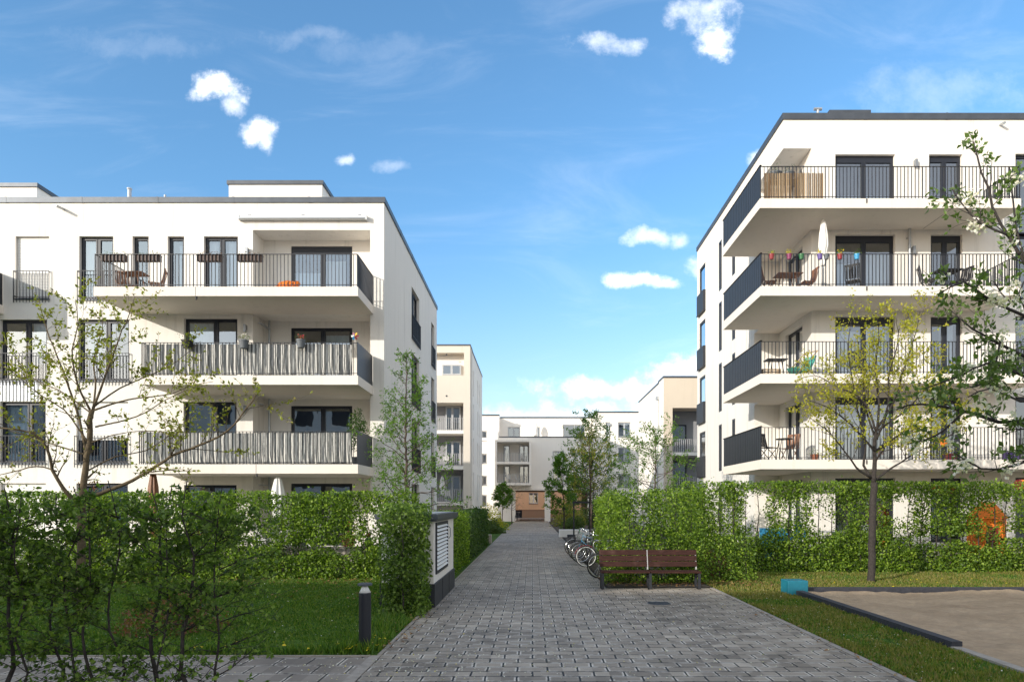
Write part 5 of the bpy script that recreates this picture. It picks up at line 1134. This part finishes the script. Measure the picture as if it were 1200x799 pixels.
# --- bicycles
def bicycle(name, label, loc, rz, frame_m='black_plastic', basket=False, guard='panel_dark', rim='chrome', lean=0.05, group='bicycles parked in the stands along the path'):
    root = thing(name, label, 'bicycle', (0, 0, 0), group); R_ = .335
    fw, rw_ = Vector((.53, 0, R_)), Vector((-.53, 0, R_)); bb = Vector((-.10, 0, .28)); st = Vector((-.24, 0, .80)); hd = Vector((.33, 0, .86)); hd2 = Vector((.38, 0, .68))
    b = MB(); 
    for p, q, r in ((bb, st, .015), (bb, hd2, .017), (st + Vector((.05, 0, -.14)), hd, .014), (bb, rw_, .010), (st + Vector((.03, 0, -.10)), rw_, .009), (hd2, hd + Vector((-.03, 0, .10)), .017)): b.tube(p, q, r)
    b.build('frame', frame_m, root, smooth=True, local=True)
    b = MB(); b.path([hd2 + Vector((.0, 0, -.02)), Vector((.43, .05, .55)), fw + Vector((0, .055, 0))], .010, 6); b.path([hd2 + Vector((.0, 0, -.02)), Vector((.43, -.05, .55)), fw + Vector((0, -.055, 0))], .010, 6); b.build('fork', frame_m, root, smooth=True, local=True)
    for c in (fw, rw_):
        b = MB(); n = 36; b.path([c + Vector((math.cos(2 * math.pi * k / n) * R_ * .955, 0, math.sin(2 * math.pi * k / n) * R_ * .955)) for k in range(n)], .018, 8, True); ty = b.build('wheel', 'rubber', root, smooth=True, local=True)
        b = MB(); b.path([c + Vector((math.cos(2 * math.pi * k / n) * R_ * .885, 0, math.sin(2 * math.pi * k / n) * R_ * .885)) for k in range(n)], .012, 6, True)
        b.tube(c + Vector((0, -.04, 0)), c + Vector((0, .04, 0)), .022); b.build('rim', rim, ty, smooth=True, local=True)
        b = MB()
        for k in range(20):
            a = 2 * math.pi * k / 20; b.tube(c + Vector((math.cos(a + .3) * .02, .03 * (-1) ** k, math.sin(a + .3) * .02)), c + Vector((math.cos(a) * R_ * .88, 0, math.sin(a) * R_ * .88)), .0022, sides=3)
        b.build('spoke', 'chrome', ty, local=True)
        b = MB(); a0, a1 = (.35, 2.5) if c is rw_ else (.2, 2.2)
        pts = [c + Vector((math.cos(a0 + (a1 - a0) * k / 12) * R_ * 1.07, 0, math.sin(a0 + (a1 - a0) * k / 12) * R_ * 1.07)) for k in range(13)]
        for s_ in (-.018, 0, .018): b.path([p + Vector((0, s_, 0)) for p in pts], .011, 4)
        b.build('mudguard', guard, root, smooth=True, local=True)
    b = MB(); b.tube(st, st + Vector((-.03, 0, .14)), .013); b.build('seat_post', 'chrome', root, local=True)
    b = MB(); b.path([(-.42, 0, .965), (-.34, 0, .975), (-.24, 0, .965), (-.12, 0, .955)], [.06, .085, .05, .022], 10); b.build('saddle', 'black_plastic', root, smooth=True, local=True)
    b = MB(); b.path([(.16, -.30, .99), (.24, -.24, 1.02), (.30, -.06, 1.0), (.30, .06, 1.0), (.24, .24, 1.02), (.16, .30, .99)], .012, 6); b.build('handlebar', 'chrome', root, smooth=True, local=True)
    b = MB(); b.tube((-.10, .06, .28), (-.02, .08, .14), .01); b.tube((-.10, -.06, .28), (-.18, -.08, .42), .01); b.lathe((-.10, 0, .28), [(.03, -.03), (.03, .03)], 10); b.obox((-.02, .12, .14), ((1, 0, 0), (0, 1, 0), (0, 0, 1)), (.04, .05, .01)); b.build('crank', 'chrome', root, local=True)
    b = MB(); b.path([(-.24, .0, .70), (-.55, .0, .72), (-.72, .0, .72)], .008, 5); b.path([(-.72, .05, .72), (-.30, .05, .72), (-.30, -.05, .72), (-.72, -.05, .72)], .006, 5, True); b.tube((-.62, .06, .72), (-.54, .06, .34), .006); b.tube((-.62, -.06, .72), (-.54, -.06, .34), .006); b.build('luggage_rack', 'steel_grey', root, local=True)
    b = MB(); b.lathe((.42, 0, .80), [(.02, -.03), (.045, 0), (.04, .03)], 10); b.build('headlight', 'steel_grey', root, local=True)
    if basket:
        b = MB(); x0, x1, y0_, y1_, z0, z1 = (-.70, -.36, -.14, .14, .74, .96) if basket == 'rear' else (.36, .66, -.16, .16, .78, 1.0)
        for k in range(9):
            z = z0 + (z1 - z0) * k / 8; b.path([(x0, y0_, z), (x1, y0_, z), (x1, y1_, z), (x0, y1_, z)], .005, 4, True)
        for k in range(8):
            x = x0 + (x1 - x0) * k / 7; b.tube((x, y0_, z0), (x, y0_, z1), .004, sides=4); b.tube((x, y1_, z0), (x, y1_, z1), .004, sides=4); b.tube((x, y0_, z0), (x, y1_, z0), .004, sides=4)
        b.build('basket', 'wood_furniture' if basket == 'rear' else 'steel_grey', root, local=True)
    root.location = loc; root.rotation_euler = (lean, 0, rz); return root
bicycle('bicycle', 'bicycle nearest the bench, half hidden behind it with only its front wheel clear', (2.32, 18.35, 0), math.pi + .10, 'black_plastic')
bicycle('bicycle', 'dark city bicycle with red rear carrier tape, pale rimmed, second from the bench', (2.22, 21.5, 0), math.pi - .04, 'panel_dark', guard='red_plastic', rim='white_paint')
bicycle('bicycle', 'black bicycle with wire front basket, third from the bench', (2.16, 23.1, 0), math.pi + .03, 'black_plastic', 'front', rim='chrome')
bicycle('bicycle', 'blue-framed bicycle, fourth from the bench', (2.12, 24.2, 0), math.pi - .06, 'blue_plastic')
bicycle('bicycle', 'grey-framed bicycle with rear basket, fifth from the bench', (2.15, 25.2, 0), math.pi + .05, 'steel_grey', 'rear')
bicycle('bicycle', 'black bicycle sixth from the bench, between the basket bicycle and the last one', (2.10, 26.3, 0), math.pi - .02, 'black_plastic', rim='chrome')
bicycle('bicycle', 'green bicycle farthest from the bench in the row of stands', (2.2, 27.4, 0), math.pi + .05, 'green_plastic')
bicycle('bicycle', 'bicycle leaning at the left side of the passage under the far block', (-1.75, 76.9, .01), 1.3, 'panel_dark', group='bicycles at the passage'); bicycle('bicycle', 'bicycle standing by the right pillar of the passage', (2.5, 76.6, .01), 1.2, 'black_plastic', group='bicycles at the passage')
for i, y in enumerate((18.8, 22.3, 24.7, 26.9)):
    st_ = thing('bicycle_stand', ['metal hoop stand beside the bicycle nearest the bench', 'metal hoop stand between the second and third bicycles', 'metal hoop stand between the fourth and fifth bicycles', 'metal hoop stand between the sixth and the farthest bicycle'][i], 'bicycle stand', (2.35, y, 0), 'hoop stands along the path')
    b = MB(); b.path([(2.0, y, 0), (2.0, y, .72), (2.08, y, .80), (2.6, y, .80), (2.68, y, .72), (2.68, y, 0)], .022, 8); b.build('hoop', 'steel_grey', st_, smooth=True)
    b = MB(); b.box(1.95, 2.05, y - .05, y + .05, 0, .015); b.box(2.63, 2.73, y - .05, y + .05, 0, .015); b.build('base_plate', 'steel_grey', st_)
# dark steel pergola-like stand by the path and concrete blocks
ps = thing('plant_support', 'dark steel frame of posts and a crossbar over the planting right of the path', 'plant support', (2.3, 33, 0))
b = MB()
b.box(1.95, 4.3, 33, 33.08, 2.02, 2.12); b.build('crossbar', 'rail_dark', ps)
for x in (2.0, 3.05, 4.2): b = MB(); b.box(x - .035, x + .035, 33.0, 33.07, 0, 2.02); b.build('post', 'rail_dark', ps)
for lab, x, y, sx, sy, h, mm in (('long low white concrete wall block among the plants right of the path', 2.9, 41, 1.3, .35, .45, 'white_paint'), ('small dark concrete block on the left edge of the path', -2.28, 34.4, .22, .22, .45, 'concrete_kerb'), ('dark concrete block on the right edge of the path before the bicycles', 1.98, 35, .2, .25, .42, 'panel_dark')):
    t_ = thing('concrete_block', lab, 'concrete block', (x, y, 0)); bevel_box('block', x - sx, x + sx, y - sy, y + sy, 0, h, mm, .02, t_); b = MB(); b.box(x - sx + .03, x + sx - .03, y - sy + .03, y + sy - .03, -.02, .005); b.build('foot', 'concrete_kerb', t_)
mc = thing('manhole_cover', 'round dark iron manhole cover in the paving before the bench', 'manhole cover', (2.52, 13.6, 0)); b = MB(); b.lathe((2.52, 13.6, 0), [(.27, .013), (.27, .019), (.25, .019)], 28); b.build('rim', 'concrete_kerb', mc)
b = MB(); b.lathe((2.52, 13.6, 0), [(.235, .0185), (.235, .022)], 24); 
for k in range(-3, 4): b.box(2.52 - .2, 2.52 + .2, 13.6 + k * .055 - .012, 13.6 + k * .055 + .012, .0221, .026)
b.build('cover', 'coping_metal', mc)

# --- balcony and garden furniture
def chair(label, x, y, z, rz, m='wood_furniture', group='garden chairs on the balconies', name='garden_chair', slat=True):
    root = thing(name, label, 'chair', (x, y, z), group); OFF[root.name] = Vector((0, 0, 0))
    b = MB(); 
    for k in range(5): b.box(-.22, .22, -.20 + k * .085, -.20 + k * .085 + .07, .43, .45)
    b.build('seat', m, root, local=True)
    b = MB()
    for k in range(5): b.obox((-.17 + k * .085, .25 + .0, .70), ((1, 0, 0), (0, .2, 1), (0, 1, -.2)), (.03, .22, .008))
    b.obox((0, .30, .91), ((1, 0, 0), (0, .2, 1), (0, 1, -.2)), (.22, .035, .012)); b.build('backrest', m, root, local=True)
    for sx in (-1, 1):
        b = MB(); b.tube((sx * .215, -.22, 0), (sx * .215, .20, .46), .014); b.build('leg', m, root, local=True)
        b = MB(); b.tube((sx * .235, .26, 0), (sx * .235, -.18, .46), .014); b.tube((sx * .225, .20, .44), (sx * .225, .33, .94), .014); b.build('leg', m, root, local=True)
    root.rotation_euler = (0, 0, rz); return root
def table(label, x, y, z, r=.35, m='wood_furniture', square=False, group='garden tables on the balconies'):
    root = thing('garden_table', label, 'table', (x, y, z), group)
    b = MB()
    if square:
        for k in range(7): b.box(x - r, x + r, y - r * .7 + k * r * .2, y - r * .7 + k * r * .2 + r * .17, z + .70, z + .73)
    else: b.lathe((x, y, z), [(r * .96, .70), (r, .71), (r, .725), (r * .97, .73)], 24)
    b.build('tabletop', m, root)
    for sx, sy in ((-1, -1), (1, -1), (1, 1), (-1, 1)): b = MB(); b.tube((x + sx * r * .75, y + sy * r * .55, z), (x + sx * r * .45, y + sy * r * .4, z + .70), .016); b.build('leg', m, root)
    return root
def pot(label, x, y, z, r=.12, h=.22, m='pot_grey', plant='leaf_fresh', flower=None, hook=True, seed=1, group=None, spread=1.0, n=70):
    root = thing('flower_pot', label, 'flower pot', (x, y, z), group); rs = np.random.RandomState(seed)
    b = MB(); b.lathe((x, y, z), [(r * .72, 0), (r, h * .85), (r * 1.08, h * .86), (r * 1.08, h), (r * .95, h), (r * .9, h * .9)], 18); b.build('pot', m, root, smooth=False)
    if plant:
        P = np.array([x, y, z + h]) + rs.normal(size=(n, 3)) * np.array([r * .7, r * .7, r * .6]) * spread + np.array([0, 0, r * .5 * spread]); sheet_mesh('plant', plant, P, rand_dirs(rs, n), rand_dirs(rs, n, .5), np.full(n, .045), root)
    if flower: k = n // 3; P = np.array([x, y, z + h + r * .9 * spread]) + rs.normal(size=(k, 3)) * r * .5 * spread; sheet_mesh('flowers', flower, P, rand_dirs(rs, k), rand_dirs(rs, k), np.full(k, .045), root, .9)
    if hook: b = MB(); b.path([(x, y, z + h * .9), (x, y + .1, z + h + .04), (x, y + .14, z + h)], .008, 5); b.build('hook', 'rail_dark', root)
    return root
def planter(label, x, y, z, L=.7, seed=1, m='terracotta', plant='leaf_red', group='planter boxes hung on the top left balcony rail'):
    root = thing('planter_box', label, 'planter box', (x, y, z), group); rs = np.random.RandomState(seed)
    b = MB(); b.box(x - L / 2, x + L / 2, y - .09, y + .09, z, z + .17); b.box(x - L / 2 - .015, x + L / 2 + .015, y - .10, y + .10, z + .171, z + .19); b.build('box', m, root)
    b = MB()
    for s_ in (-.3, .3): b.path([(x + s_ * L, y - .1, z + .0), (x + s_ * L, y + .105, z - .01), (x + s_ * L, y + .105, z + .22), (x + s_ * L, y + .15, z + .2)], .008, 4)
    b.build('hook', 'rail_dark', root)
    n = 60; P = np.stack([rs.uniform(x - L / 2, x + L / 2, n), y + rs.normal(size=n) * .05, z + .2 + np.abs(rs.normal(size=n)) * .07], 1); sheet_mesh('plant', plant, P, rand_dirs(rs, n), rand_dirs(rs, n, .6), np.full(n, .05), root)
    return root
def parasol(label, x, y, z, h, m='white_cloth', r=.13, group=None, base=True, lean=0):
    root = thing('closed_parasol', label, 'parasol', (x, y, z), group)
    b = MB(); b.tube((x, y, z), (x, y, z + h), .02); b.build('pole', 'steel_grey', root)
    b = MB(); b.lathe((x, y, z), [(.03, h), (r * .55, h - .12), (r, h - .55), (r * 1.15, h - .9), (r * .75, h - 1.15), (r * .8, h - 1.3), (r * .6, h - 1.55), (r * .5, h - 1.56)], 40, .16, 8); b.build('canopy', m, root, smooth=True)
    if base: b = MB(); b.lathe((x, y, z), [(.25, 0), (.25, .04), (.05, .07)], 20); b.build('base', 'concrete_kerb', root)
    return root
ry = 22.3
# right block, third upper floor
for i, (x, c, f, pl) in enumerate([(7.78, 'red_plastic', 'dandelion', 'leaf_fresh'), (8.35, 'magenta_plastic', 'dandelion', 'leaf_yellow'), (8.75, 'green_plastic', None, None), (9.35, 'purple_plastic', 'dandelion', 'leaf_yellow'), (9.56, 'pot_grey', None, None), (10.0, 'red_plastic', 'dandelion', 'leaf_fresh'), (10.55, 'blue_plastic', None, 'leaf_fresh')]):
    pot(['red pot with yellow flowers, leftmost of those hung on the right block railing', 'magenta pot with yellow blooms, second from the left on the right block railing', 'small green pot hung between the magenta and purple pots', 'purple pot with yellow leaves on the right block railing', 'small grey pot hung beside the purple one', 'red pot with yellow flowers hung just left of the wide balcony door', 'blue pot hung in front of the wide balcony door'][i], x, ry + .03 - .12, rl[3] + .84, .085, .17, c, pl, f, seed=i, group='colourful pots hung on the right block railing', n=45)
parasol('closed white parasol standing on the flower pot balcony of the right block', 9.78, 22.95, rl[3], 2.45, r=.13)
table('dark wooden slatted table on the flower pot balcony', 8.75, 23.4, rl[3], .42, square=True)
chair('wooden folding chair left of the table on the flower pot balcony', 8.1, 23.3, rl[3], 1.4)
chair('wooden folding chair right of the table on the flower pot balcony', 9.38, 23.35, rl[3], -1.5)
chair('dark folding chair before the wide door on the flower pot balcony', 10.9, 23.2, rl[3], 2.6, 'black_plastic')
table('black garden table by the narrow door on the flower pot balcony', 13.95, 23.0, rl[3], .4, 'black_plastic', square=True)
chair('black garden chair left of the black table', 13.4, 23.1, rl[3], 1.2, 'black_plastic')
chair('black garden chair right of the black table', 14.55, 23.2, rl[3], -1.3, 'black_plastic')
# top floor
pot('grey planter with dark leaves above the bamboo screen on the top balcony', 8.1, 22.75, rl[4] + .78, .2, .26, 'pot_grey', 'leaf_hedge_dark', None, False, 5, spread=.8)
pot('second grey planter beside the first above the bamboo screen', 8.55, 22.75, rl[4] + .78, .18, .26, 'pot_grey', 'leaf_hedge_dark', None, False, 6, spread=.8)
b = MB(); b.box(7.8, 8.9, 22.6, 22.95, rl[4] + .72, rl[4] + .778); 
for x in (7.85, 8.85): b.box(x - .03, x + .03, 22.62, 22.93, rl[4], rl[4] + .719)
tag(b.build('shelf', 'wood_pale'), 'pale plank shelf carrying the planters on the top right balcony', 'shelf')
# second upper floor: deck chair + low table
def deckchair(label, x, y, z, rz, m):
    root = thing('deck_chair', label, 'deck chair', (x, y, z)); OFF[root.name] = Vector((0, 0, 0))
    b = MB()
    for s_ in (-.28, .28): b.path([(s_, -.55, .05), (s_, .45, .95)], .018, 6); b.path([(s_ * .92, .45, .02), (s_ * .92, -.45, .5)], .018, 6)
    b.path([(-.28, -.55, .05), (.28, -.55, .05)], .018, 6); b.path([(-.28, .45, .95), (.28, .45, .95)], .018, 6); b.build('frame', 'wood_pale', root, local=True)
    b = MB(); b.sheet(lambda i, j: (-.26 + .52 * i, -.45 + .88 * j, .40 - .35 * math.sin(math.pi * (j * .8 + .05)) + .55 * j * j + .0), 2, 12); b.build('sling', m, root, local=True, smooth=True); root.rotation_euler = (0, 0, rz); return root
mat('sling_stripes', (.10, .42, .33), .8)
deckchair('wooden deck chair with a green sling on the second upper balcony of the right block', 9.15, 23.2, rl[2], -1.1, 'sling_stripes')
table('low dark table beside the deck chair on the right block', 8.4, 23.6, rl[2], .35, 'black_plastic', square=True)
t_ = thing('wooden_crate', 'low wooden crate in the corner of the deck chair balcony', 'crate', (7.75, 22.7, rl[2])); b = MB()
for k in range(3): b.box(7.6, 8.2, 22.5, 22.515, rl[2] + .01 + k * .07, rl[2] + .06 + k * .07); b.box(7.6, 8.2, 22.9, 22.915, rl[2] + .01 + k * .07, rl[2] + .06 + k * .07)
b.build('side_board', 'wood_pale', t_); b = MB()
for x in (7.6, 8.18): b.box(x, x + .02, 22.516, 22.899, rl[2], rl[2] + .21)
b.build('end_board', 'wood_pale', t_)
chair('black folding chair against the wide window of the deck chair balcony', 11.2, 23.3, rl[2], 2.2, 'black_plastic')
# first upper floor
chair('patterned dark chair in the corner of the lowest right balcony', 7.95, 23.0, rl[1], .6, 'black_plastic')
chair('dark red folding chair beside the corner chair on the lowest right balcony', 8.75, 23.3, rl[1], -.9, 'wood_furniture')
table('small dark folding table on the lowest right balcony', 8.4, 22.8, rl[1], .28, 'black_plastic')
pot('small leafy pot by the side door on the lowest right balcony', 9.5, 23.0, rl[1], .13, .22, 'terracotta', 'leaf_fresh', None, False, 9)
pot('hanging red and orange flower pot on the lowest right balcony', 13.4, 22.24, rl[1] + .45, .12, .2, 'orange_fabric', 'leaf_fresh', None, True, 10)
def toy_box(label, x, y, z, s, m, name='toy_box'):
    root = thing(name, label, 'storage box', (x, y, z)); bevel_box('body', x - s, x + s, y - s * .7, y + s * .7, z, z + s * 1.1, m, .03, root); bevel_box('lid', x - s - .02, x + s + .02, y - s * .7 - .02, y + s * .7 + .02, z + s * 1.1 + .002, z + s * 1.1 + .05, m, .015, root)
    b = MB(); b.box(x - s * .3, x + s * .3, y - s * .7 - .04, y - s * .7 - .002, z + s * .75, z + s * .9); b.build('handle', 'white_paint', root)
toy_box('red plastic box on the lowest right balcony floor', 13.9, 22.7, rl[1], .16, 'red_plastic'); toy_box('blue plastic crate box at the far end of the lowest right balcony', 15.9, 22.7, rl[1], .2, 'purple_plastic')
# left block: top balcony
L3y = Y0 - BD + .03
for i, x in enumerate((-13.55, -12.45, -10.45, -9.15)):
    planter(['brown planter box with grey-green shoots, leftmost on the top left balcony rail', 'brown planter box second from the left on the top left balcony rail', 'brown planter box before the double door of the top left balcony', 'brown planter box rightmost on the top left balcony rail, beside the loggia'][i], x, L3y + .11, lev[3] + .86, .78, i, 'planter_brown', ['leaf_mid', 'leaf_mid', 'leaf_red', 'leaf_red'][i])
table('dark wooden table at the left end of the top left balcony', -13.35, 22.9, lev[3], .38, square=True); chair('wooden folding chair right of the table on the top left balcony', -12.75, 23.1, lev[3], -1.2); chair('wooden folding chair left of the table on the top left balcony', -13.8, 23.2, lev[3], 1.0)
dk = thing('toy_animal', 'bright orange plush-like toy lying behind the top left balcony rail', 'toy', (-8.1, 22.3, lev[3])); b = MB(); b.path([(-8.38, 22.3, lev[3] + .06), (-8.22, 22.3, lev[3] + .13), (-7.98, 22.3, lev[3] + .16), (-7.78, 22.3, lev[3] + .17), (-7.66, 22.3, lev[3] + .22)], [.04, .12, .14, .10, .05], 12); b.build('body', 'orange_fabric', dk, smooth=True)
b = MB(); b.lathe((-7.68, 22.28, lev[3] + .18), [(.02, -.08), (.09, -.03), (.10, .02), (.07, .08), (.02, .10)], 14); b.build('head', 'orange_fabric', dk, smooth=True)
for dx in (-.25, .18): b = MB(); b.path([(-8.0 + dx, 22.25, lev[3] + .12), (-8.0 + dx * 1.2, 22.18, lev[3] + .04)], [.05, .035], 8); b.build('paw', 'orange_fabric', dk, smooth=True)
# left block: second balcony pots
pot('dark flower tub on the rail of the middle striped balcony, before the window', -11.05, L3y - .14, lev[2] + .84, .17, .26, 'black_plastic', 'leaf_mid', None, True, 21); pot('dark grey flower pot in the middle of the middle striped balcony rail', -9.25, L3y - .14, lev[2] + .84, .15, .26, 'pot_grey', 'leaf_mid', 'blossom', True, 22, spread=.9)
mat('flower_red', (.65, .03, .06), .6)
pot('grey pot with red flowers on the rail of the middle striped balcony', -7.42, L3y - .14, lev[2] + .86, .14, .26, 'pot_grey', 'leaf_mid', 'flower_red', True, 23, spread=.8)
pw = thing('pinwheel', 'small multicoloured pinwheel at the right corner of the middle striped balcony', 'pinwheel', (-5.66, L3y, lev[2] + 1.0)); b = MB(); b.tube((-5.72, L3y, lev[2] + .9), (-5.72, L3y, lev[2] + 1.24), .008); b.build('stick', 'white_paint', pw)
for k, mm in enumerate(('red_plastic', 'yellow_plastic', 'magenta_plastic', 'white_paint', 'blue_plastic', 'red_plastic')):
    a = k * math.pi / 3; b = MB(); c = Vector((-5.72, L3y - .02, lev[2] + 1.26)); b.obox(c + Vector((math.cos(a) * .07, -.01, math.sin(a) * .07)), ((math.cos(a), .3, math.sin(a)), (-math.sin(a), .4, math.cos(a)), (0, 1, 0)), (.055, .03, .004)); b.build('vane', mm, pw)
def bushy(label, x, y, z, h, r, seed, m='leaf_hedge_dark'):
    root = thing('potted_plant', label, 'potted plant', (x, y, z)); rs = np.random.RandomState(seed); b = MB(); b.lathe((x, y, z), [(.14, 0), (.19, .3), (.20, .32), (.17, .32)], 18); b.build('pot', 'pot_grey', root)
    n = 800; d = rand_dirs(rs, n); P = np.array([x, y, z + h * .62]) + d * (rs.rand(n) ** .4)[:, None] * np.array([r, r, h * .38]); sheet_mesh('foliage', m, P, d, rand_dirs(rs, n), np.full(n, .085), root)
    b = MB(); b.tube((x, y, z + .3), (x, y, z + h * .7), .015); b.build('stem', 'bark_brown', root)
bushy('tall dark potted plant at the right end of the lower striped balcony', -5.98, 23.3, lev[1], 2.0, .36, 3)
# gardens
parasol('closed white parasol standing in the left garden behind the hedge', -8.35, 22.4, .36, 2.55, r=.20)
parasol('closed dark parasol in the left garden, rising beside the budding tree', -12.5, 22.5, .36, 2.75, 'wood_furniture', r=.14)
table('white garden table behind the left hedge', -8.3, 22.9, .36, .5, 'white_paint'); chair('white garden chair left of the white garden table', -9.0, 22.9, .36, 1.4, 'white_paint', 'garden chairs on the terraces'); chair('white garden chair right of the white garden table', -7.5, 23.0, .36, -1.4, 'white_paint', 'garden chairs on the terraces')
mat('flower_orange', (.75, .16, .04), .6)
for i, (x, y, h, mm, fl, lab) in enumerate([(-11.5, 20.9, .9, 'terracotta', 'flower_orange', 'terracotta tub of orange flowers behind the left hedge, left of the parasol'), (-10.4, 21.2, .7, 'terracotta', 'flower_red', 'terracotta tub of red flowers behind the left hedge nearest the parasol'), (-5.6, 20.8, .7, 'terracotta', 'flower_red', 'terracotta tub of red flowers at the right end of the left garden')]):
    pot(lab, x, y, h, .22, .35, mm, 'leaf_fresh', fl, False, 40 + i, spread=1.1, n=150)
    b = MB(); b.box(x - .3, x + .3, y - .25, y + .25, 0, h - .002); o_ = b.build('plinth', 'concrete_kerb'); tag(o_, ['concrete plinth under the tub of orange flowers', 'concrete plinth under the tub of red flowers nearest the parasol', 'concrete plinth under the red flower tub at the right end'][i], 'plinth')
gn = thing('toy_figure', 'small green and red garden figure behind the left hedge', 'garden figure', (-4.9, 20.4, .7)); b = MB(); b.lathe((-4.9, 20.4, .7), [(.10, 0), (.12, .12), (.09, .26), (.05, .30)], 14); b.build('body', 'green_plastic', gn, smooth=True); b = MB(); b.lathe((-4.9, 20.4, .7), [(.04, .301), (.08, .34), (.08, .40), (.03, .45)], 14); b.build('head', 'red_plastic', gn, smooth=True)
b = MB(); b.box(-9.5, -3.4, 20.5, 20.9, -.02, .70); tag(b.build('garden_wall', 'concrete_kerb'), 'low pale garden wall behind the left hedge', 'garden wall')
b = MB(); b.box(4.5, 20, 21.25, 21.45, -.02, .62); tag(b.build('garden_wall', 'terrace_slab'), 'low pale garden wall behind the right garden hedge', 'garden wall')
# blue play slide, orange play tent, toys, awning roll in the right garden
sl_ = thing('play_slide', 'bright blue plastic play slide in the right garden behind the hedge', 'play slide', (7.5, 21, 0))
b = MB()
def slf(i, j): 
    x = 8.25 - 1.05 * i; return (x, 20.75 + .42 * j, 1.2 - .9 * (i ** .85) + (.10 if j in (0, 1) else 0))
b.sheet(slf, 14, 4); b.build('chute', 'blue_plastic', sl_, smooth=True)
b = MB()
for y in (20.75, 21.17): b.tube((8.25, y, 1.2), (8.5, y, .0), .04); b.path([(8.2, y, 1.15), (8.15, y, 1.4), (8.3, y, 1.42), (8.33, y, 1.0)], .03, 6)
for k in range(4): b.tube((8.29 + .06 * k, 20.75, 1.0 - .26 * k), (8.29 + .06 * k, 21.17, 1.0 - .26 * k), .03)
b.build('ladder', 'blue_plastic', sl_, smooth=True)
b = MB(); b.box(7.05, 7.75, 20.7, 21.2, .62, 1.25); b.build('side_panel', 'blue_plastic', sl_)
tn = thing('play_tent', 'vivid orange play tent in the right garden showing through the hedge', 'play tent', (14.2, 21, 0))
b = MB(); b.prism([(13.45, 20.6), (14.3, 20.6), (14.3, 21.15), (13.45, 21.15)], .35, 1.55); b.build('walls', 'orange_fabric', tn)
b = MB(); n0 = [(13.4, 20.55, 1.552), (14.35, 20.55, 1.552), (14.35, 21.2, 1.552), (13.4, 21.2, 1.552), (13.7, 20.87, 2.05), (14.1, 20.87, 2.05)]
b.v += n0; b.f += [(0, 1, 5, 4), (1, 2, 5), (2, 3, 4, 5), (3, 0, 4)]; b.build('roof', 'orange_fabric', tn)
b = MB(); b.box(13.75, 14.05, 20.58, 20.599, .4, 1.3); b.build('door_flap', 'red_plastic', tn)
def ball(label, x, y, z, r, m):
    root = thing('toy_ball', label, 'ball', (x, y, z)); b = MB(); b.lathe((x, y, z), [(max(.004, r * math.sin(math.pi * k / 12)), r - r * math.cos(math.pi * k / 12)) for k in range(13)], 20); b.build('skin', m, root, smooth=True); b = MB(); b.path([(x + r * 1.004 * math.cos(t / 24 * 6.283), y + r * 1.004 * math.sin(t / 24 * 6.283), z + r) for t in range(24)], r * .05, 5, True); b.build('seam', 'white_paint', root)
ball('orange ball on the right garden wall behind the lawn tree', 11.0, 21.35, .62, .12, 'orange_fabric'); ball('purple ball on the right garden wall beside the orange ball', 11.55, 21.35, .62, .13, 'purple_plastic')
chair('white garden chair on the right terrace left of the white table', 9.0, 22.6, .36, 1.2, 'white_paint', 'garden chairs on the terraces'); table('white garden table on the right terrace', 9.9, 22.6, .36, .45, 'white_paint'); chair('white garden chair on the right terrace right of the white table', 10.8, 22.7, .36, -1.3, 'white_paint', 'garden chairs on the terraces')
ro = thing('awning_roll', 'rolled orange awning with a red end cap above the right garden hedge', 'awning', (15.1, 21, 2.4)); b = MB(); b.tube((14.98, 21, 2.58), (17.6, 21, 2.58), .16, sides=20); b.build('roll', 'orange_fabric', ro, smooth=False)
b = MB(); b.tube((14.93, 21, 2.58), (14.979, 21, 2.58), .17, sides=20); b.build('end_cap', 'red_plastic', ro)
for x in (15.4, 17.3): b = MB(); b.box(x - .04, x + .04, 20.96, 21.04, 0, 2.43); b.build('post', 'rail_dark', ro)
mat('fence_green', (.05, .09, .06), .6)
gf = thing('garden_fence', 'thin green wire garden fence inside the right hedge', 'fence', (10, 20.4, 0)); b = MB()
for z in np.arange(.1, 1.05, .2): b.box(4.4, 18, 20.39, 20.394, z, z + .006)
for x in np.arange(4.4, 18, .12): b.box(x, x + .004, 20.395, 20.399, .05, 1.1)
b.build('wire_mesh', 'fence_green', gf)
for x in np.arange(4.4, 18.2, 2.3): b = MB(); b.box(x - .02, x + .02, 20.40, 20.44, 0, 1.15); b.build('post', 'fence_green', gf)
# far balconies
parasol('small closed white parasol on the lowest balcony of the middle left block', -7.35, 55.6, 2.15, 2.1, r=.18); parasol('closed white parasol on the roof terrace of the far block', .35, 79.2, 9.56, 1.9, r=.22)
for i, (x, y, z) in enumerate(((-7.0, 55.9, 5.03), (-6.9, 55.9, 2.15))): chair(['pale chair on the second balcony of the middle left block', 'pale chair beside the small parasol of the middle left block'][i], x, y, z, .4, 'white_paint', 'pale chairs on the distant balconies')
for i, (x, z) in enumerate(((-2.6, 4.3), (-1.6, 4.3), (-1.0, 6.63))): chair(['pale chair at the left of the lower open balcony of the far block', 'pale chair at the right of the lower open balcony of the far block', 'pale chair on the upper open balcony of the far block'][i], x, 76.5, z, .4 + i, 'white_paint', 'pale chairs on the distant balconies')
for o in list(bpy.data.objects):
    if o.type == 'MESH' and o.parent is None and 'label' not in o and o.get('kind') is None: print('UNTAGGED', o.name)
